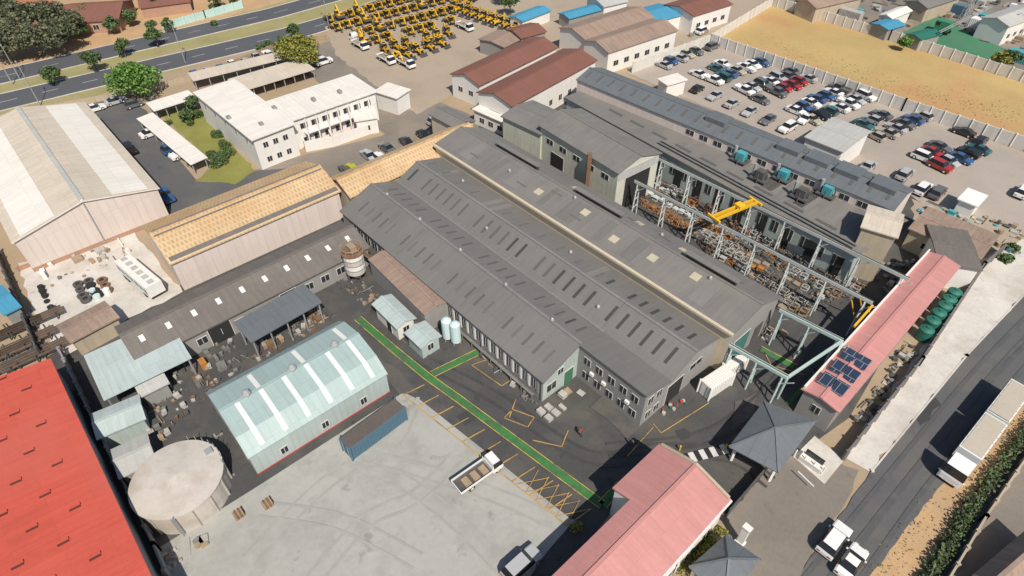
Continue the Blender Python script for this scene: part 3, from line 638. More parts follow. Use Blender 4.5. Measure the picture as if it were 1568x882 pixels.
wallline('highway_fence',[(300,125),(430,72),(500,62)],1.4,rust2,.08); wallline('railing_fence',[(0,185),(60,172),(230,140),(300,120)],1.2,wbeige,.1)
wallline('street_side_wall',[(1440,900),(1500,800),(1600,655)],1.6,wbeige)
wallline('kerb',[(1335,722),(1480,545),(1600,418)],.13,conc2,.2,50); wallline('kerb',[(640,612),(877,800)],.12,conc,.25,50)
# ------------------------------------------------------------ vehicles
glassc=M('car_glass',(.02,.022,.026),rough=.08,var=.1); tyre=blk; lampm=M('car_lamps',(.7,.68,.6),rough=.2); redl=M('tail_lamps',(.4,.02,.02))
def paint(n,c): 
    m=M('paint_'+n,c,rough=.25,var=.03); m.node_tree.nodes['Principled BSDF'].inputs['Coat Weight'].default_value=.5; return m
PA={k:paint(k,c) for k,c in dict(white=(.78,.78,.77),silver=(.42,.43,.44),grey=(.13,.135,.14),black=(.02,.02,.022),blue=(.04,.11,.26),red=(.36,.03,.03),teal=(.04,.13,.14),beige=(.42,.38,.3)).items()}
def carmesh(name,st,glz,wb,wr=.33,halfw=.8):
    V,Fc,MI=[],[],[]
    for (x,w,zb_,zs,zt,wt) in st: V+=[(x,-w,zb_),(x,-w*1.0,zs*.62+zb_*.38),(x,-w,zs),(x,-wt,zt),(x,wt,zt),(x,w,zs),(x,w*1.0,zs*.62+zb_*.38),(x,w,zb_)]
    for i in range(len(st)-1):
        a,b=i*8,(i+1)*8
        for j in range(8):
            k=(j+1)%8; Fc.append((a+j,b+j,b+k,a+k))
            t=glz.get(i,'')
            MI.append(1 if (('s' in t and j in (2,4)) or ('t' in t and j==3)) else (2 if j==7 else 0))
    Fc.append(tuple(range(7,-1,-1))); MI.append(0); n=(len(st)-1)*8; Fc.append(tuple(range(n,n+8))); MI.append(0)
    def wheel(cx,cy,r=wr):
        i0=len(V); N=12
        for s in (-.11,.11):
            for i in range(N): V.append((cx+r*math.cos(math.tau*i/N),cy+s,r+r*math.sin(math.tau*i/N)))
        for i in range(N): Fc.append((i0+i,i0+(i+1)%N,i0+N+(i+1)%N,i0+N+i)); MI.append(2)
        Fc.append(tuple(i0+i for i in range(N))); MI.append(2); Fc.append(tuple(i0+N+i for i in range(N))); MI.append(2)
        for s in (-.12,.12):
            i0=len(V)
            for i in range(8): V.append((cx+r*.55*math.cos(math.tau*i/8),cy+s,r+r*.55*math.sin(math.tau*i/8)))
            Fc.append(tuple(i0+i for i in range(8))); MI.append(3)
    for cx in wb:
        for cy in (-halfw,halfw): wheel(cx,cy)
    def bx(x0,x1,y0,y1,z0,z1,mi):
        i0=len(V)
        for z in(z0,z1): V.extend([(x0,y0,z),(x1,y0,z),(x1,y1,z),(x0,y1,z)])
        for f in ((0,1,2,3),(4,5,6,7),(0,1,5,4),(1,2,6,5),(2,3,7,6),(3,0,4,7)): Fc.append(tuple(i0+q for q in f)); MI.append(mi)
    xf,xr=st[0][0],st[-1][0]
    for s in (-1,1):
        y=s*st[0][1]*.75
        bx(xf-.05,xf+.03,min(y-.18,y+.18),max(y-.18,y+.18),.55,.68,3); bx(xr-.03,xr+.05,min(y-.15,y+.15),max(y-.15,y+.15),.65,.82,4)
        ym=s*(st[3][1]+.09); xm=st[2][0]-.25; bx(xm-.08,xm+.08,ym-.09,ym+.09,.92,1.06,0)
    return V,Fc,MI,bx
def mk(name,t):
    V,Fc,MI=t[:3]; me=bpy.data.meshes.new(name); me.from_pydata(V,[],Fc)
    for m in (PA['white'],glassc,tyre,lampm,redl,metd,wood,rtan): me.materials.append(m)
    me.polygons.foreach_set('material_index',MI); return me
sedan=mk('sedan_mesh',carmesh('s',[(2.25,.7,.3,.55,.6,.6),(2.1,.85,.22,.68,.76,.7),(1.0,.88,.2,.85,.95,.76),(.25,.88,.2,.9,1.4,.6),(-.75,.88,.2,.92,1.43,.6),(-1.5,.88,.2,.93,1.05,.72),(-2.1,.84,.24,.88,.98,.68),(-2.22,.75,.35,.6,.66,.6)],{2:'st',3:'s',4:'st'},(1.35,-1.35)))
hatch=mk('hatch_mesh',carmesh('h',[(1.9,.7,.3,.55,.62,.6),(1.78,.82,.22,.7,.78,.68),(.95,.85,.2,.88,.98,.74),(.3,.85,.2,.92,1.46,.62),(-1.2,.85,.2,.94,1.48,.6),(-1.8,.83,.22,.94,1.0,.66),(-1.9,.78,.3,.6,.66,.6)],{2:'st',3:'s',4:'st'},(1.2,-1.2)))
suv=mk('suv_mesh',carmesh('v',[(2.3,.75,.4,.75,.82,.65),(2.2,.9,.32,.95,1.02,.75),(1.1,.93,.3,1.02,1.12,.8),(.55,.93,.3,1.06,1.72,.68),(-1.7,.93,.3,1.08,1.74,.68),(-2.15,.92,.32,1.08,1.15,.78),(-2.25,.85,.4,.75,.8,.7)],{2:'st',3:'s',4:'st'},(1.4,-1.4),.38,.85))
t=carmesh('p',[(2.5,.75,.4,.75,.82,.65),(2.4,.88,.35,.95,1.0,.75),(1.4,.9,.32,1.0,1.08,.8),(.85,.9,.32,1.03,1.66,.66),(-.5,.9,.32,1.04,1.68,.66),(-.75,.9,.32,1.04,1.1,.8),(-.8,.9,.32,.7,.75,.8),(-2.5,.9,.35,.7,.75,.8)],{2:'st',3:'s',4:'t'},(1.6,-1.6),.38,.82)
t[3](-2.5,-.8,-.9,-.82,.7,1.08,0);t[3](-2.5,-.8,.82,.9,.7,1.08,0);t[3](-2.5,-2.42,-.9,.9,.7,1.08,0); pick=mk('pickup_mesh',t)
def place(me,name,u,v,d,col='white',pos=None,s=1):
    o=bpy.data.objects.new(name,me); p=pos if pos is not None else W(u,v,.6); o.location=(p.x,p.y,lay[0]+.001)
    o.rotation_euler=(0,0,math.atan2(d.y,d.x)); o.scale=(s,s,s); scene.collection.objects.link(o)
    if col: o.material_slots[0].link='OBJECT'; o.material_slots[0].material=PA[col]
    return o
NM={sedan:'parked_car',hatch:'parked_hatchback',suv:'parked_suv',pick:'parked_pickup'}
cols=['white']*10+['silver']*6+['grey']*3+['black']*2+['blue']*3+['red']*3+['teal']*2+['beige']
def rowcars(a,b,gap=2.75,dr=.1,dirv=None,cc=cols):
    p,q=W(*a),W(*b); L=(q-p).length; n=int(L/gap); d=(q-p).normalized(); nn=dirv or Vector((-d.y,d.x,0))
    for i in range(n+1):
        if R.random()<dr: continue
        me=R.choice([sedan,sedan,hatch,suv,pick,sedan]); c=p.lerp(q,i/max(n,1))+nn*R.uniform(-.35,.35); s=R.choice((-1,1)); an=Matrix.Rotation(R.uniform(-.06,.06),3,'Z')
        place(me,NM[me],0,0,an@(nn*s),R.choice(cc),pos=c)
for r in [((1015,103),(1064,82)),((1070,118),(1118,99)),((1092,127),(1165,99)),((1140,143),(1212,114)),((1162,156),(1236,124)),((1216,173),(1284,140)),((1240,186),(1324,152)),((1320,195),(1350,181)),((1342,214),(1412,182)),((1410,245),(1472,206)),((1438,260),(1494,232))]: rowcars(*r)
rowcars((1068,140),(1205,200),4.2,.2,Bd.copy()); rowcars((1232,186),(1250,194),3,.0,Bd.copy()); rowcars((1325,262),(1420,305),5.5,.3,Bd.copy()); 
for q,c in (((1500,218),'black'),((1412,290),'white'),((1435,296),'grey'),((1090,72),'grey'),((1050,38),'white'),((1075,48),'white'),((1095,30),'white'),((1566,295),'white'),((1385,268),'silver')): place(suv,'parked_suv',*q,Bd,c)
rowcars((300,118),(430,84),2.8,.3); rowcars((380,134),(470,106),2.8,.3); rowcars((565,242),(650,212),3.2,.1,cc=['silver','white','grey','black']); rowcars((222,200),(290,250),3,.5)
for q,c,m in (((145,166),'white',sedan),((177,155),'silver',sedan),((670,186),'silver',suv),((693,186),'blue',sedan),((254,300),'blue',pick),((198,228),'black',pick),((495,95),'white',suv),((583,245),'white',pick),((205,160),'grey',hatch)): place(m,NM[m],*q,A if R.random()<.5 else Bd,c)
place(suv,'white_suv',1276,828,Bd,'white'); place(sedan,'white_sedan',1303,861,Bd,'white'); place(suv,'silver_suv',799,866,Bd,'silver')
t=carmesh('t',[(2.9,.8,.5,1.0,1.05,.8),(2.85,.95,.45,1.15,1.2,.85),(2.5,.97,.42,1.2,1.95,.8),(1.5,.97,.42,1.2,2.0,.8),(1.4,.95,.42,.8,.85,.9)],{1:'st',2:'s'},(2.1,-1.6),.42,.85)
b_=t[3]; b_(-3.0,1.35,-.45,.45,.5,.75,5); b_(-3.1,1.3,-1.0,1.0,.8,.92,5); b_(-3.1,1.3,-1.03,-.97,.92,1.3,0); b_(-3.1,1.3,.97,1.03,.92,1.3,0); b_(-3.13,-3.07,-1,1,.92,1.3,0); b_(1.27,1.33,-1,1,.92,1.7,0)
for x in (-2.2,-1,.2): b_(x,x+.8,-.7,.5,.92,1.1,6)
place(mk('flatbed_truck_mesh',t),'flatbed_truck',733,727,(W(760,705)-W(703,745)).normalized(),'white')
t=carmesh('c',[(3.0,1.0,.45,1.2,1.25,.9),(2.95,1.2,.4,1.5,1.55,1.1),(2.7,1.22,.4,1.6,2.7,1.1),(1.0,1.22,.4,1.6,3.1,1.1),(.8,1.22,.4,1.6,3.1,1.1)],{1:'st',2:'s'},(2.0,-1.2,-2.4),.5,1.05)
b_=t[3]; b_(-3,.8,-.5,.5,.6,.95,5); b_(-15.5,-.3,-1.2,1.2,1.15,1.3,5); b_(-7.6,-.3,-1.23,1.23,1.3,3.0,0); b_(-15.5,-8.0,-1.23,1.23,1.3,3.0,0); b_(-7.4,-.5,-1.1,1.1,3.0,3.06,7); b_(-15.3,-8.2,-1.1,1.1,3.0,3.06,7)
for x in range(13): b_(-15.1+x*1.15,-15.02+x*1.15,-1.26,1.26,1.35,3.0,3)
V,Fc,MI=t[:3]
for cx in (-11.5,-12.8,-14.1,-6,-7):
    for cy in (-1.05,1.05):
        i0=len(V);N=12;r=.5
        for s in(-.2,.2):
            for i in range(N): V.append((cx+r*math.cos(math.tau*i/N),cy+s,r+r*math.sin(math.tau*i/N)))
        for i in range(N): Fc.append((i0+i,i0+(i+1)%N,i0+N+(i+1)%N,i0+N+i)); MI.append(2)
        Fc.append(tuple(i0+i for i in range(N)));MI.append(2);Fc.append(tuple(i0+N+i for i in range(N)));MI.append(2)
pf_,pb_=W(1446,742),W(1535,625); d=(pf_-pb_).normalized(); place(mk('articulated_truck_mesh',t),'articulated_truck',0,0,d,'white',pos=pf_-d*3)
for q in ((622,98),(592,92),(548,62),(712,42),(552,70)):
    place(bpy.data.meshes['flatbed_truck_mesh'],'flatbed_truck',*q,R.choice((A,-A)),'white')
o=Ob('tlb_proto')
def bb(part,m,x0,x1,y0,y1,z0,z1): o.prism(part,m,[Vector((x0,y0,0)),Vector((x1,y0,0)),Vector((x1,y1,0)),Vector((x0,y1,0))],z0,z1,bottom=True)
bb('b',yell,.2,2.3,-.45,.45,.8,1.5); bb('b',blk,2.3,2.4,-.4,.4,.8,1.4); bb('b',blk,.6,1.6,-.3,.3,1.5,1.56); bb('b',metd,-1.6,2.2,-.45,.45,.5,.8); bb('b',glassc,-1.2,.2,-.65,.65,1.0,2.35); bb('b',yell,-1.25,.2,-.7,.7,2.35,2.45); bb('b',blk,-.9,-.1,-.4,.4,2.45,2.5); bb('b',yell,-1.3,.25,-.7,.7,.8,1.15)
for s in(-1,1):
    o.tube('b',blk,Vector((-.9,s*.65,.72)),Vector((-.9,s*1.05,.72)),.72,12); o.tube('b',yell,Vector((-.9,s*1.0,.72)),Vector((-.9,s*1.08,.72)),.35,8)
    o.tube('b',blk,Vector((1.7,s*.65,.5)),Vector((1.7,s*.95,.5)),.5,12); o.beam('b',yell,Vector((.6,s*.6,1.4)),Vector((3.0,s*.6,.6)),.14,.2)
o.prism('b',metd,[Vector((3,-1.1,0)),Vector((3.7,-1.1,0)),Vector((3.7,1.1,0)),Vector((3,1.1,0))],.1,.2); bb('b',metd,2.95,3.1,-1.1,1.1,.1,.9)
o.beam('b',yell,Vector((-1.7,0,.8)),Vector((-2.3,0,2.8)),.25,.35); o.beam('b',yell,Vector((-2.3,0,2.8)),Vector((-3.1,0,1.2)),.2,.28); bb('b',metd,-3.4,-2.9,-.3,.3,.7,1.3)
pr=o.done(origin=Vector((0,0,0))); tlb=pr.data; bpy.data.objects.remove(pr)
o=Ob('ex_proto')
for s in(-1,1): bb('b',blk,-1.5,1.5,s*1.0-.28,s*1.0+.28,0.02,.75)
bb('b',yell,-1.7,.9,-1.1,1.1,.85,1.7); bb('b',blk,-1.5,-.2,-.9,.1,1.7,1.78); bb('b',glassc,.1,1.3,.2,1.1,1.0,2.6); bb('b',yell,.05,1.35,.15,1.15,2.6,2.7); bb('b',metd,-1.8,-1.5,-1.1,1.1,.8,1.6)
o.beam('b',yell,Vector((.9,-.3,1.3)),Vector((3.2,-.3,3.4)),.35,.5); o.beam('b',yell,Vector((3.2,-.3,3.4)),Vector((4.2,-.3,1.3)),.28,.4); bb('b',metd,3.8,4.5,-.8,.2,.5,1.3)
pr=o.done(origin=Vector((0,0,0))); exc=pr.data; bpy.data.objects.remove(pr)
def machrow(a,b,gap=3.0,dr=.08):
    p,q=W(*a),W(*b); d=(q-p).normalized(); n=int((q-p).length/gap); nn=Vector((-d.y,d.x,0))
    sg=R.choice((-1,1))
    for i in range(n+1):
        if R.random()<dr: continue
        m=tlb if R.random()<.8 else exc
        place(m,'backhoe_loader' if m is tlb else 'excavator',0,0,Matrix.Rotation(R.uniform(-.15,.15),3,'Z')@(nn*sg),None,pos=p.lerp(q,i/max(1,n)),s=.88)
for r in (((506,34),(650,-4)),((516,47),(674,6)),((534,60),(690,20)),((560,70),(690,37)),((590,80),(686,54)),((604,94),(674,70))): machrow(*r)
machrow((692,14),(790,46),3.0,.0); machrow((640,-6),(720,6),3.0)
# ------------------------------------------------------------ stock and clutter
def inside(p,poly):
    c=False; j=len(poly)-1
    for i in range(len(poly)):
        a,b=poly[i],poly[j]
        if (a.y>p.y)!=(b.y>p.y) and p.x<(b.x-a.x)*(p.y-a.y)/(b.y-a.y)+a.x: c=not c
        j=i
    return c
def piece(o,t,m,c,ux,s,h):
    zt=R.uniform(.2,1)*h*s
    if t=='b': o.box('c',m,c,ux,s,s*R.uniform(.4,1),.03,zt+.06)
    elif t=='c': o.cyl('c',m,c,s*.38,.03,max(.3,zt+.08),11)
    elif t=='t': # tyre / coil ring
        o.cyl('c',m,c,s*.42,.03,.3+zt*.4,12); o.cyl('c',dark,c,s*.2,.3+zt*.4,.31+zt*.4,10)
    elif t=='p':
        z=R.uniform(.1,.5)*h; o.tube('c',m,c-ux*s+Vector((0,0,z)),c+ux*s+Vector((0,0,z+R.uniform(-.05,.2))),.04+.05*s,6)
    elif t=='r':
        for j in range(R.randint(2,4)): o.box('c',m,c+Vector((R.uniform(-.1,.1),R.uniform(-.1,.1),0)),ux,s,s*.8,.03+j*.2,.13+j*.2)
    elif t=='f':
        uy=Vector((-ux.y,ux.x,0)); hh=R.uniform(.6,1.1)
        for a in(-1,1):
            for b in(-1,1): q=c+ux*a*s*.5+uy*b*s*.4; o.beam('c',m,q,q+Vector((0,0,hh)),.07)
        for a in (-1,1): o.beam('c',m,c+ux*s*.5+uy*a*s*.4+Vector((0,0,hh)),c-ux*s*.5+uy*a*s*.4+Vector((0,0,hh)),.08); o.beam('c',m,c+ux*a*s*.5+uy*s*.4+Vector((0,0,hh)),c+ux*a*s*.5-uy*s*.4+Vector((0,0,hh)),.08)
        o.box('c',m,c,ux,s,s*.8,.1,.18)
        for k in range(4): o.box('c',R.choice((rust,metm,rust2,metd)),c+ux*R.uniform(-.3,.3)*s+uy*R.uniform(-.25,.25)*s,ux,s*.35,s*.25,.2,R.uniform(.3,hh))
def scatter(name,poly,n,s0,s1,mats,h=1,types='bbcpr'):
    P=[W(*p) for p in poly]; x0,x1=min(p.x for p in P),max(p.x for p in P); y0,y1=min(p.y for p in P),max(p.y for p in P); o=Ob(name); k=0; tr=0
    while k<n and tr<n*30:
        tr+=1; c=Vector((R.uniform(x0,x1),R.uniform(y0,y1),0))
        if not inside(c,P): continue
        k+=1; ang=(0 if R.random()<.7 else R.uniform(-.6,.6))+(math.pi/2 if R.random()<.5 else 0)
        piece(o,R.choice(types),R.choice(mats),c,Matrix.Rotation(ang,3,'Z')@A,R.uniform(s0,s1),h)
    return o.done()
def grid(name,poly,ga,gb,s0,s1,mats,h=1,types='f',drop=.1,aisle=0):
    P=[W(*p) for p in poly]; o=Ob(name); c0=P[0]
    As=[(p-c0).dot(A) for p in P]; Bs=[(p-c0).dot(Bd) for p in P]
    i=0; y=min(Bs); k=0
    while y<max(Bs):
        x=min(As); m=R.choice(mats); t=R.choice(types)
        while x<max(As):
            c=c0+A*x+Bd*y
            if R.random()<.25: m=R.choice(mats); t=R.choice(types)
            if inside(c,P) and R.random()>drop: piece(o,t,m,c+Vector((R.uniform(-.12,.12),R.uniform(-.12,.12),0)),Matrix.Rotation(R.uniform(-.1,.1),3,'Z')@A,R.uniform(s0,s1),h); k+=1
            x+=ga
        i+=1; y+=gb+(aisle if aisle and i%2==0 else 0)
    return o.done() if k else None
SC=[rust,rust2,metd,metm,metl,metm,metd]
ore=M('orange_steel',(.40,.17,.04),var=.2)
grid('steel_stillage_stock',[(962,300),(1000,272),(1335,440),(1250,478),(1185,452),(1060,370)],1.35,1.2,.9,1.15,[metl,metm,steelw,rust2,rust,ore,metd],.9,'ffrf',.08,.9)
scatter('casting_scrap_stock',[(962,300),(1000,272),(1330,440),(1245,478),(1185,452),(1060,370)],1100,.12,.45,[rust,metd,metm,rust2,metd,rust],.9)
grid('steel_stillage_stock',[(1190,458),(1248,480),(1232,498),(1182,475)],1.3,1.2,.8,1.1,[metl,metm,rust2],.9,'frb',.3)
scatter('yard_stock',[(262,560),(350,515),(375,560),(300,625),(232,690),(222,640)],120,.2,.7,SC,1); grid('steel_stillage_stock',[(275,575),(345,530),(362,555),(300,600)],1.7,1.6,.9,1.4,[metd,rust,metm,ore],1,'fbrp',.45)
scatter('yard_stock',[(372,548),(490,470),(515,488),(400,552)],90,.2,.7,SC,1); grid('crate_stock',[(395,535),(490,482),(505,492),(410,548)],1.7,1.5,.9,1.2,[rust,wood,rust2],.9,'bfr',.4)
scatter('yard_stock',[(515,440),(540,410),(590,465),(572,478)],60,.2,.8,SC,1)
grid('pipe_stock',[(80,400),(185,364),(198,390),(90,418)],2.0,1.6,1.0,1.5,[metl,rust2,white,wood,metl],.5,'rpb',.45)
scatter('pipe_stock',[(75,400),(190,362),(205,395),(120,430),(80,440)],35,.25,.8,[metl,rust2,wood,white,metm],.7)
grid('tyre_stock',[(98,435),(165,424),(178,452),(120,468)],1.5,1.5,1.5,1.9,[blk,metd,rust],.35,'t',.12)
grid('bag_stock',[(34,425),(66,412),(80,430),(48,442)],1.5,1.4,1.2,1.4,[white,M('bag_blue',(.16,.40,.55)),white],.8,'b',.15)
grid('drum_stock',[(125,452),(168,440),(182,455),(138,470)],1.7,1.5,1.2,1.4,[cyan,white,tm,white],.9,'c',.3)
for k,q in enumerate(((52,498),(20,512),(40,530),(15,545),(58,548),(30,558))):
    o=Ob('steel_bar_rack'); c=W(*q)
    for j in range(7): o.beam('bars',rust if j%2 else metd,c+Bd*4+A*(j*.28-1)+Vector((0,0,.9)),c-Bd*4+A*(j*.28-1)+Vector((0,0,.9)),.14)
    for e in (-3,0,3):
        for s in (-1.1,1.1): o.beam('posts',metd,c+Bd*e+A*s,c+Bd*e+A*s+Vector((0,0,1.4)),.14)
        o.beam('posts',metd,c+Bd*e-A*1.1+Vector((0,0,.75)),c+Bd*e+A*1.1+Vector((0,0,.75)),.14)
    o.done()
grid('drum_stock',[(52,445),(66,440),(92,495),(76,500)],1.2,1.2,1.0,1.2,[metd,gtank,blk],.9,'c',.15)
grid('pallet_stock',[(818,640),(872,596),(910,600),(852,650)],1.25,1.2,.95,1.1,[metl,metm,metl,wood],.5,'rrb',.18)
scatter('pallet_stock',[(735,548),(750,542),(830,612),(815,622)],45,.2,.6,SC,.7)
grid('steel_stillage_stock',[(1150,520),(1185,498),(1215,520),(1175,532)],1.4,1.3,.7,1.0,[metl,metm,rust2],.8,'frb',.3)
scatter('yard_stock',[(1250,600),(1290,560),(1330,510),(1300,520),(1235,590)],50,.3,.9,[metd,blk,metd,metm],.9)
scatter('yard_stock',[(1330,650),(1400,540),(1390,520),(1300,650)],50,.3,.9,[metd,metm,metd,metl],.7)
scatter('yard_stock',[(1395,330),(1420,310),(1568,350),(1568,395)],80,.3,1.3,[metd,rust2,cyan,metl,wood],.8)
scatter('yard_stock',[(1310,395),(1440,400),(1380,470),(1340,440)],80,.3,1.0,SC,1)
scatter('scrap_yard_stock',[(1200,-20),(1640,-40),(1640,110),(1545,85),(1435,22),(1375,48),(1330,35)],360,.6,2.4,SC+SC+SC+[cyan,white,bluep],.8)
for q,m in (((1460,20),bluep),((1500,45),white),((1560,95),cyan),((1300,30),metl),((1240,8),bluep)):
    c=W(*q); o=Ob('shipping_container'); o.box('body',m,c,A,6,2.4,.1,2.6)
    for k in range(14): o.beam('ribs',m,c+A*(k*.43-2.8)-Bd*1.22+Vector((0,0,.2)),c+A*(k*.43-2.8)-Bd*1.22+Vector((0,0,2.5)),.14,.06)
    o.done()
scatter('yard_stock',[(1052,70),(1085,48),(1060,40)],12,.6,1.5,[white,metl,cyan,rust2],.8)
scatter('yard_stock',[(240,700),(340,660),(380,735),(350,745)],24,.2,.7,[wgrey,metm,metd],.5)
scatter('pallet_stock',[(290,838),(315,820),(328,832),(300,848)],9,.6,1.1,[metm,wood,metl],.8); scatter('rubble_pile',[(246,852),(270,842),(280,860),(262,875)],50,.15,.5,[metl,conc2,rust2],.6,'b')
grid('crate_stock',[(515,264),(540,250),(550,262),(528,275)],1.5,1.4,1.1,1.3,[M('crate_lime',(.38,.42,.03)),metd],.9,'b',.1)
scatter('yard_stock',[(1010,640),(1025,630),(1050,620),(1045,612),(1010,628)],14,.3,.7,[redp,metl,gtank],.8,'c')
for q in ((367,790),(411,774)):
    o=Ob('wooden_crate'); p=W(*q)
    o.box('c',rust,p,Bd,1.0,.9,.1,.7)
    for k in (-.4,0,.4): o.box('slats',wood,p+Bd*k,Bd,.14,.96,.02,.76)
    o.done()
o=Ob('white_trailer'); a,b=W(192,405,1.5),W(240,446,1.5); d=(b-a).normalized(); c=(a+b)/2
o.box('body',white,c,d,(b-a).length,2.4,.9,2.9,wwhite)
for k in range(7): o.box('windows',cyan if k%2 else glassc,a.lerp(b,(k+.5)/7),d,.9,2.46,1.5,2.3); 
for k in range(6): o.box('roof_hatches',rlight,a.lerp(b,(k+.5)/6),d,.8,.8,2.9,3.1)
for k in (.15,.25,.8): o.tube('wheels',blk,a.lerp(b,k)-Vector((0,0,1))-Vector((-d.y,d.x,0))*1.2,a.lerp(b,k)-Vector((0,0,1))+Vector((-d.y,d.x,0))*1.2,.45,10)
o.done()
# ------------------------------------------------------------ trees
def leaves(o,c,r,n,size,mats,flat=.8):
    for i in range(n):
        d=Vector((R.gauss(0,1),R.gauss(0,1),R.gauss(0,1))).normalized()*(R.random()**.45)*r; d.z*=flat
        p=c+d; u=Vector((R.gauss(0,1),R.gauss(0,1),R.gauss(0,.6))).normalized(); v=u.cross(Vector((R.gauss(0,1),R.gauss(0,1),R.gauss(0,1)))).normalized(); s=size*R.uniform(.6,1.4)
        o.face('foliage',R.choice(mats),[p-u*s,p+v*s*.7,p+u*s,p-v*s*.7])
def tree(name,u,v,h,cr,mats,n=1800,size=.3):
    b=W(u,v); o=Ob(name); top=b+Vector((R.uniform(-.3,.3),R.uniform(-.3,.3),h*.45)); o.tube('trunk',bark,b,top,.06*h*.5,8,.03*h*.5)
    m=9
    for i in range(m):
        a=math.tau*i/m+R.uniform(-.3,.3); rr=cr*R.uniform(.35,.8); q=b+Vector((math.cos(a)*rr,math.sin(a)*rr,h*R.uniform(.5,.85)))
        if i==0: q=b+Vector((0,0,h*.88))
        o.tube('limbs',bark,top-Vector((0,0,h*.1)),q,.02*h*.5,5,.006*h); leaves(o,q,cr*R.uniform(.36,.58),n//m,size,mats)
    o.done()
BR=[lf_bright,lf_bright,lf_bright2]; DK=[lf_dark,lf_dark2,lf_dark2]; YL=[lf_yel,lf_yel,lf_mid]; MD=[lf_mid,lf_mid,lf_dark]
tree('broadleaf_tree',218,150,7.5,5.6,BR,4400,.28); tree('autumn_tree',467,102,7,5.2,YL,4000,.28)
tree('olive_tree',438,80,4,2.2,MD,900,.25)
for q in ((150,110,5,2.3),(193,88,4.5,2.0),(242,72,5,2.2),(88,128,4,2.4),(262,50,4,1.8),(140,38,5,3),(128,60,4,2),(240,20,5,2.6),(782,24,6,2.8),(770,8,6,2.8),(452,60,4,1.8),(178,52,4.5,2.4),(205,40,4,2),(300,170,3.4,1.6),(335,14,5,2.4),(290,188,3,1.4)): tree('verge_tree',*q,MD,1000,.26)
for q in ((20,95,8,5),(60,88,8,5.4),(100,82,8,4.8),(-10,70,9,5),(50,60,9,5),(85,52,8,4.5),(15,45,8,5),(30,22,6,3.6),(115,62,7,3.6)): tree('grey_green_tree',*q,DK,2400,.34)
tree('broadleaf_tree',28,28,5,2.6,BR,900); tree('broadleaf_tree',903,80,4.5,2.2,BR,1000,.26); tree('broadleaf_tree',1380,78,3.6,1.9,BR,900,.24); tree('broadleaf_tree',1528,100,3,2,YL,700); tree('broadleaf_tree',1545,98,3,2,MD,700)
def shrub(name,u,v,r,mats,n=350,size=.2):
    b=W(u,v); o=Ob(name)
    for i in range(4):
        q=b+Vector((R.uniform(-.5,.5)*r,R.uniform(-.5,.5)*r,r*.45)); o.tube('stems',bark,b,q,.05,4,.02); leaves(o,q,r*.65,n//4,size,mats,.75)
    o.done()
for q in ((338,252,2.0),(348,240,1.9),(325,240,1.2),(303,178,1.5),(290,190,1.2),(335,208,1.4),(345,225,1.3),(258,190,.9)): shrub('garden_shrub',*q,MD,900,.17)
for q in ((880,806,.9),(1080,845,1.0),(1088,832,.8),(1068,858,.8),(1105,815,.7)): shrub('yellow_shrub',*q,YL,400,.12)
for q in ((160,30,2),(200,25,2),(120,20,2.2),(180,45,1.5),(230,40,1.5),(330,15,2),(360,5,2),(400,75,1.4),(412,70,1.2),(330,38,1.2),(1540,400,1.2),(1550,385,1.3)): shrub('garden_shrub',*q,MD,400,.26)
def hedge(name,pts,w,h,n,mats,size=.18):
    o=Ob(name); P=[W(*p) for p in pts]
    for a,b in zip(P,P[1:]):
        for i in range(n):
            c=a.lerp(b,R.random()); d=(b-a).normalized(); c+=Vector((-d.y,d.x,0))*R.gauss(0,w*.35)+Vector((0,0,R.random()*h)); leaves(o,c,.25,1,size,mats)
    o.done()
hedge('hedge',[(1412,900),(1490,770),(1600,625)],1.0,1.2,3000,[lf_mid,lf_dark,lf_dark2,lf_dark],.17)
hedge('flower_hedge',[(1040,882),(1090,815)],.8,.9,600,YL,.12)
hedge('verge_weeds',[(1330,890),(1420,800),(1560,640)],2.5,.12,400,[lf_yel,lf_dark2,lf_dark2],.1)
hedge('field_grass_tufts',[(1150,60),(1400,140),(1560,180)],9,.15,500,[M('dry_tuft',(.34,.29,.12)),lf_dark2],.14)
bld('brown_tile_house',(1500,880),(1580,812),(1540,905),3,4.2,rold,wbeige)
def lamp(u,v,h,d):
    o=Ob('street_lamp'); b=W(u,v); o.tube('mast',galv,b,b+Vector((0,0,h)),.13,8,.07); e=b+Vector((0,0,h))+d*1.8+Vector((0,0,.4)); o.tube('arm',galv,b+Vector((0,0,h)),e,.06,6); o.box('lantern',galv,e,d,.7,.3,e.z-.08,e.z+.08,bottom=True); o.done()
for q in ((62,162,9),(284,96,9),(503,38,9),(20,130,9),(412,10,9),(30,120,7)): lamp(*q,A)
lamp(1560,60,9,-Bd)
o=Ob('lattice_mast'); b=W(1470,40); 
for sx,sy in((-1,-1),(1,-1),(1,1),(-1,1)): o.beam('legs',galv,b+Vector((sx,sy,0)),b+Vector((sx*.3,sy*.3,9)),.14)
for k in range(8):
    z=k*1.1; s=1-.7*z/9
    for (ax,ay),(bx_,by_) in (((-1,-1),(1,-1)),((1,-1),(1,1)),((1,1),(-1,1)),((-1,1),(-1,-1))): o.beam('bracing',galv,b+Vector((ax*s,ay*s,z)),b+Vector((bx_*s,by_*s,z+1.1)),.08)
o.done()
o=Ob('lattice_boom_crane'); a,c=W(1440,50,4),W(1520,10,9)
for k in range(2): o.beam('boom',galv,a+Vector((0,k*.8,0)),c+Vector((0,k*.8,0)),.15)
for k in range(14): o.beam('lacing',galv,a.lerp(c,k/14),a.lerp(c,(k+1)/14)+Vector((0,.8,0)),.08)
cb=W(1440,50); o.box('cab',M('crane_green',(.04,.22,.12)),cb,A,3.5,2.6,.8,3.2); o.box('cab_windows',glass,cb+A*1.2,A,1.2,2.66,2.0,2.9)
